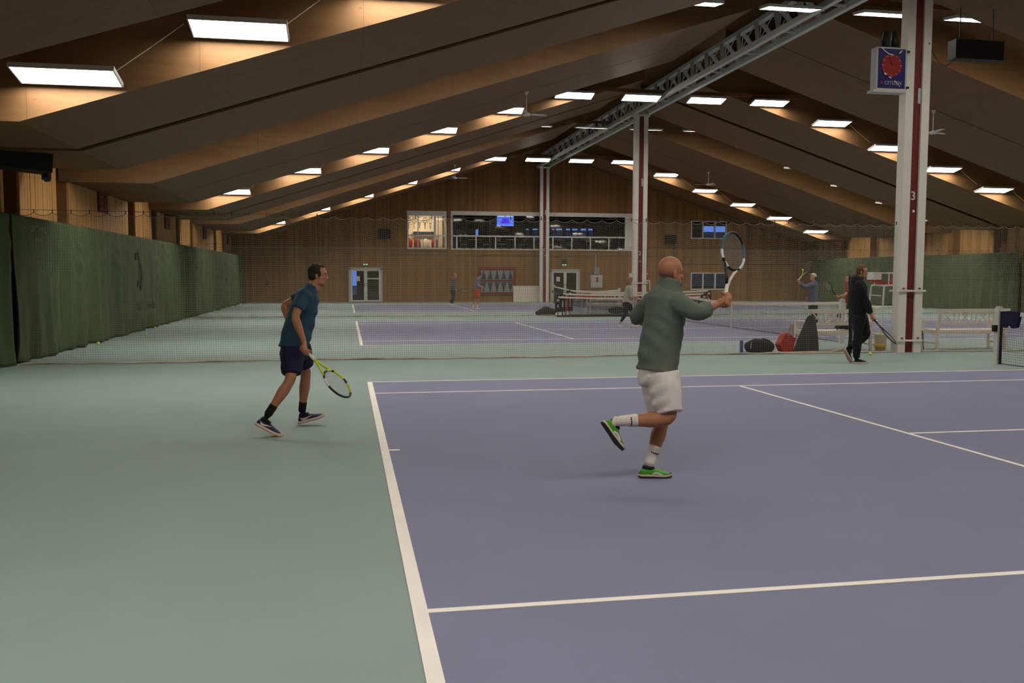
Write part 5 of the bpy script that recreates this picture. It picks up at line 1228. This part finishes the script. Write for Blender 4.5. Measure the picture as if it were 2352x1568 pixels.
# ================================================================== END WALL FITTINGS
t = thing('argyle_mural', 'framed red and grey mural with navy diamonds on the end wall', 'mural', (8.84, YF-.05, .42))
x0, x1, z0, z1 = 7.64, 10.04, .42, 2.13; yy = YF-.06
part('border', B().box((x0, yy, z0), (x1, YF-.01, z1)), 'mural_red', t); part('field', B().box((x0+.20, yy-.012, z0+.17), (x1-.20, yy, z1-.20)), 'mural_grey', t)
part('middle_band', B().box((x0+.1, yy-.024, 1.20), (x1-.06, yy-.012, 1.36)), 'mural_red', t)
for r_, (za, zb_) in enumerate(((1.36, 2.08), (.52, 1.22))):
    for i in range(5):
        xc = x0+.36+i*.42; zm = (za+zb_)/2-.1*(1-2*r_)
        part('diamond', B().prism([(xc-.17, yy-.012, 1.38), (xc-.05, yy-.012, 1.75), (xc, yy-.012, 2.05), (xc+.05, yy-.012, 1.75), (xc+.17, yy-.012, 1.38)] if r_ == 0 else [(xc+.17, yy-.012, 1.18), (xc+.06, yy-.012, .80), (xc, yy-.012, .52), (xc-.06, yy-.012, .80), (xc-.17, yy-.012, 1.18)], (0, -.008, 0)), 'mural_navy', t)
t = thing('white_board', 'large plain white board leaning on the end wall left of the farthest post', 'board', (10.6, YF-.2, 0))
part('sheet', B().prism([(9.84, YF-.30, .0), (9.84, YF-.26, .0), (9.84, YF-.12, .97), (9.84, YF-.16, .97)], (1.62, 0, 0)), 'board_white', t); part('edge_trim', B().box((9.84, YF-.17, .955), (11.46, YF-.11, .98)), 'white_paint', t)
t = thing('fuse_cabinet', 'grey fuse cabinet with a red warning sign on the end wall', 'cabinet', (15.17, YF, .88))
part('case', B().box((14.80, YF-.2, .88), (15.54, YF, 1.67)), 'grey_paint', t); part('door', B().box((14.84, YF-.215, .92), (15.50, YF-.2, 1.63)), 'grey_paint', t)
part('warning_sign', B().prism([(15.08, YF-.217, 1.22), (15.28, YF-.217, 1.22), (15.24, YF-.217, 1.36), (15.26, YF-.217, 1.52), (15.10, YF-.217, 1.52), (15.13, YF-.217, 1.36)], (0, -.006, 0)), 'red_plastic', t)
t = thing('junction_box', 'pale junction box with a pipe above the fuse cabinet', 'box', (15.15, YF, 1.7)); part('case', B().box((14.98, YF-.16, 1.72), (15.36, YF, 2.14)), 'mural_grey', t); part('pipe', B().cyl((15.12, YF-.06, 2.14), (15.12, YF-.06, 2.95), .025, 8), 'grey_paint', t)
for lab, x, z in (('green lit exit sign above the left double door', .84, 2.27), ('green lit exit sign above the right double door', 13.10, 2.30)):
    t = thing('exit_sign', lab, 'sign', (x, YF, z), 'exit signs'); part('case', B().box((x-.15, YF-.07, z-.07), (x+.15, YF, z+.07)), 'dark_grey', t)
    part('lit_face', B().box((x-.13, YF-.078, z-.05), (x-.03, YF-.07, z+.03)).box((x+.02, YF-.078, z-.05), (x+.13, YF-.07, z+.03)), 'exit_green', t)
    if x > 5: part('lamp_head', B().box((x-.14, YF-.16, z+.08), (x+.14, YF, z+.33)), 'dark_grey', t)
t = thing('coat_hook', 'dark wall hook left on the end wall near the curtain', 'hook', (-4.85, YF, 1.05)); part('plate', B().box((-4.92, YF-.03, .95), (-4.86, YF, 1.35)), 'black', t); part('peg', B().cyl((-4.89, YF-.03, 1.1), (-4.72, YF-.12, 1.14), .03, 8), 'black', t)

# ================================================================== GALLERY CONTENTS
yy = 47.4; p0 = P(1141, 519, yy); p1 = P(1180, 495, yy)
t = thing('television', 'lit television showing a blue tennis court in the gallery', 'television', ((p0.x+p1.x)/2, yy, p0.z))
part('case', B().box((p0.x-.05, yy, p0.z-.04), (p1.x+.05, yy+.07, p1.z+.04)), 'black', t); part('screen', B().box((p0.x, yy-.006, p0.z), (p1.x, yy, p1.z)), 'screen_blue', t)
xm = (p0.x+p1.x)/2; w_ = p1.x-p0.x; h_ = p1.z-p0.z
part('court_picture', B().prism([(xm-.28*w_, yy-.007, p0.z+.25*h_), (xm+.28*w_, yy-.007, p0.z+.25*h_), (xm+.17*w_, yy-.007, p0.z+.72*h_), (xm-.17*w_, yy-.007, p0.z+.72*h_)], (0, -.003, 0)), 'screen_court', t)
part('score_strip', B().box((xm-.45*w_, yy-.009, p1.z-.12*h_), (xm-.05*w_, yy-.006, p1.z-.04*h_)).box((xm+.05*w_, yy-.009, p1.z-.12*h_), (xm+.45*w_, yy-.006, p1.z-.04*h_)), 'screen_white', t); part('ceiling_pole', B().cyl((xm, yy+.04, p1.z), (xm, yy+.04, 5.85), .025, 8), 'dark_grey', t)
for lab, x, y, rz in (('cafe table behind the railing left of the farthest post', 10.0, 47.6, .3), ('cafe table behind the railing below the television', 7.7, 48.0, -.2), ('cafe table behind the railing right of the farthest post', 13.0, 47.5, .1), ('cafe table behind the railing at the right gallery end', 15.6, 47.4, .4)):
    t = thing('cafe_table', lab, 'table', (x, y, 3.12), 'gallery tables', local=True); t.rotation_euler = (0, 0, rz)
    part('table_top', B().lathe((0, 0, .72), [(.38, 0), (.40, .015), (.40, .035), (.38, .045)], 24), 'table_top', t); part('column', B().cyl((0, 0, .03), (0, 0, .72), .04, 10), 'dark_grey', t); part('foot', B().lathe((0, 0, 0), [(.25, 0), (.24, .02), (.05, .04)], 16), 'dark_grey', t)
    for i in range(2):
        a = i*math.pi; c_ = thing('cafe_chair', 'wooden cafe chair at the %s, %s side' % (lab.replace('cafe table ', 'table '), ['right', 'left'][i]), 'chair', (x+.72*math.cos(a+rz), y+.72*math.sin(a+rz), 3.12), 'gallery chairs', local=True); c_.rotation_euler = (0, 0, a+rz)
        part('seat', B().box((-.2, -.2, .43), (.2, .2, .46)), 'table_top', c_); part('backrest', B().box((.18, -.2, .62), (.205, .2, .88)), 'table_top', c_)
        for sx in (-1, 1):
            for sy in (-1, 1): part('leg', B().box((sx*.18-.018, sy*.18-.018, 0), (sx*.18+.018, sy*.18+.018, .88 if sx > 0 else .43)), 'dark_grey', c_)
t = thing('bar_counter', 'dark counter with white cups at the left end of the gallery', 'counter', (7.6, 50, 3.12)); part('body', B().box((6.6, 49.6, 3.12), (9.6, 50.2, 4.15)), 'room_dark', t); part('top', B().box((6.5, 49.5, 4.15), (9.7, 50.3, 4.2)), 'table_top', t)
for i, x in enumerate((7.0, 7.32)): 
    t = thing('white_cup', ['white cup on the gallery counter, left one', 'white cup on the gallery counter, right one'][i], 'cup', (x, 49.8, 4.2), 'cups on the counter'); part('cup', B().lathe((x, 49.8, 4.2), [(.05, 0), (.075, .05), (.08, .12), (.07, .12)], 14), 'white_paint', t, True); part('handle', B().path([(x+.075, 49.8, 4.3), (x+.12, 49.8, 4.28), (x+.07, 49.8, 4.24)], .01, 5), 'white_paint', t)
t = thing('wall_banner', 'dark red banner on the gallery back wall', 'banner', (7.6, YB-.02, 4.9)); part('cloth', B().box((7.0, YB-.04, 4.75), (8.6, YB, 5.05)), 'mural_red', t); part('rod', B().cyl((6.95, YB-.03, 5.06), (8.65, YB-.03, 5.06), .02, 6), 'dark_grey', t)
single('blue_curtain_panel', B().box((P(1111, 500, 51).x, 51, 3.2), (P(1118, 500, 51).x, 51.06, 5.2)), 'blue_board', 'narrow dark blue panel inside the gallery left of the television', 'panel')
single('blue_door_panel', B().box((6.15, 49.0, 3.12), (6.65, 49.08, 5.0)), 'blue_board', 'dark blue door panel at the left end of the gallery', 'panel')
# shop upstairs
t = thing('shop_display', 'cream display wall with a blue shelf in the lit shop window', 'display', (4.5, 48.9, 3.12)); part('panel', B().box((3.2, 48.9, 3.12), (5.75, 48.98, 5.6)), 'shop_wall', t); part('shelf', B().box((3.9, 48.6, 4.30), (5.3, 48.9, 4.36)), 'blue_board', t); part('shelf_brackets', B().box((4.0, 48.62, 4.12), (4.06, 48.9, 4.30)).box((5.1, 48.62, 4.12), (5.16, 48.9, 4.30)), 'dark_grey', t)
for i in range(5):
    x = 3.62+i*.34; racket('racket hung on the shop display wall, %s from the left' % ORD[i], (x, 48.82, 4.62), (0.0, 0, 1), (0, -1, 0), [S_BLK, S_Y2, S_RED, S_RED, S_YEL][i], 'grip_black', group='rackets in the shop window', hand=.05)
for i, x in enumerate((3.95, 4.55, 5.15)):
    t = thing('shop_spotlight', 'warm ceiling lamp in the shop, %s from the left' % ORD[i], 'lamp', (x, 47.7, 5.7), 'shop lamps'); part('shade', B().lathe((x, 47.7, 5.62), [(.14, 0), (.13, .02), (.06, .12), (.03, .2)], 16), 'white_paint', t); part('bulb', B().lathe((x, 47.7, 5.605), [(.11, 0), (.12, .012), (.10, .015)], 16), 'shop_lamp', t)
for i, (x, m_) in enumerate(((3.6, 'bag_red'), (4.1, 'shirt_red'), (4.65, 'board_white'), (5.2, 'bag_red'))):
    t = thing('clothes_rack', ['red jackets hanging low in the shop window, left', 'dark red jackets hanging low in the shop window', 'pale shirts hanging low in the shop window', 'red jackets hanging low in the shop window, right'][i], 'clothes', (x, 48.3, 3.12), 'clothes in the shop')
    part('garment', B().loft([(x, 48.3, 3.25), (x, 48.3, 3.6), (x, 48.3, 3.82), (x, 48.3, 3.88)], [(.20, .08), (.22, .09), (.20, .08), (.06, .05)], (1, 0, 0)), m_, t, True); part('stand', B().cyl((x, 48.3, 3.12), (x, 48.3, 3.95), .015, 6), 'dark_grey', t)

for o in bpy.data.objects:
    if '_local' in o: del o['_local']
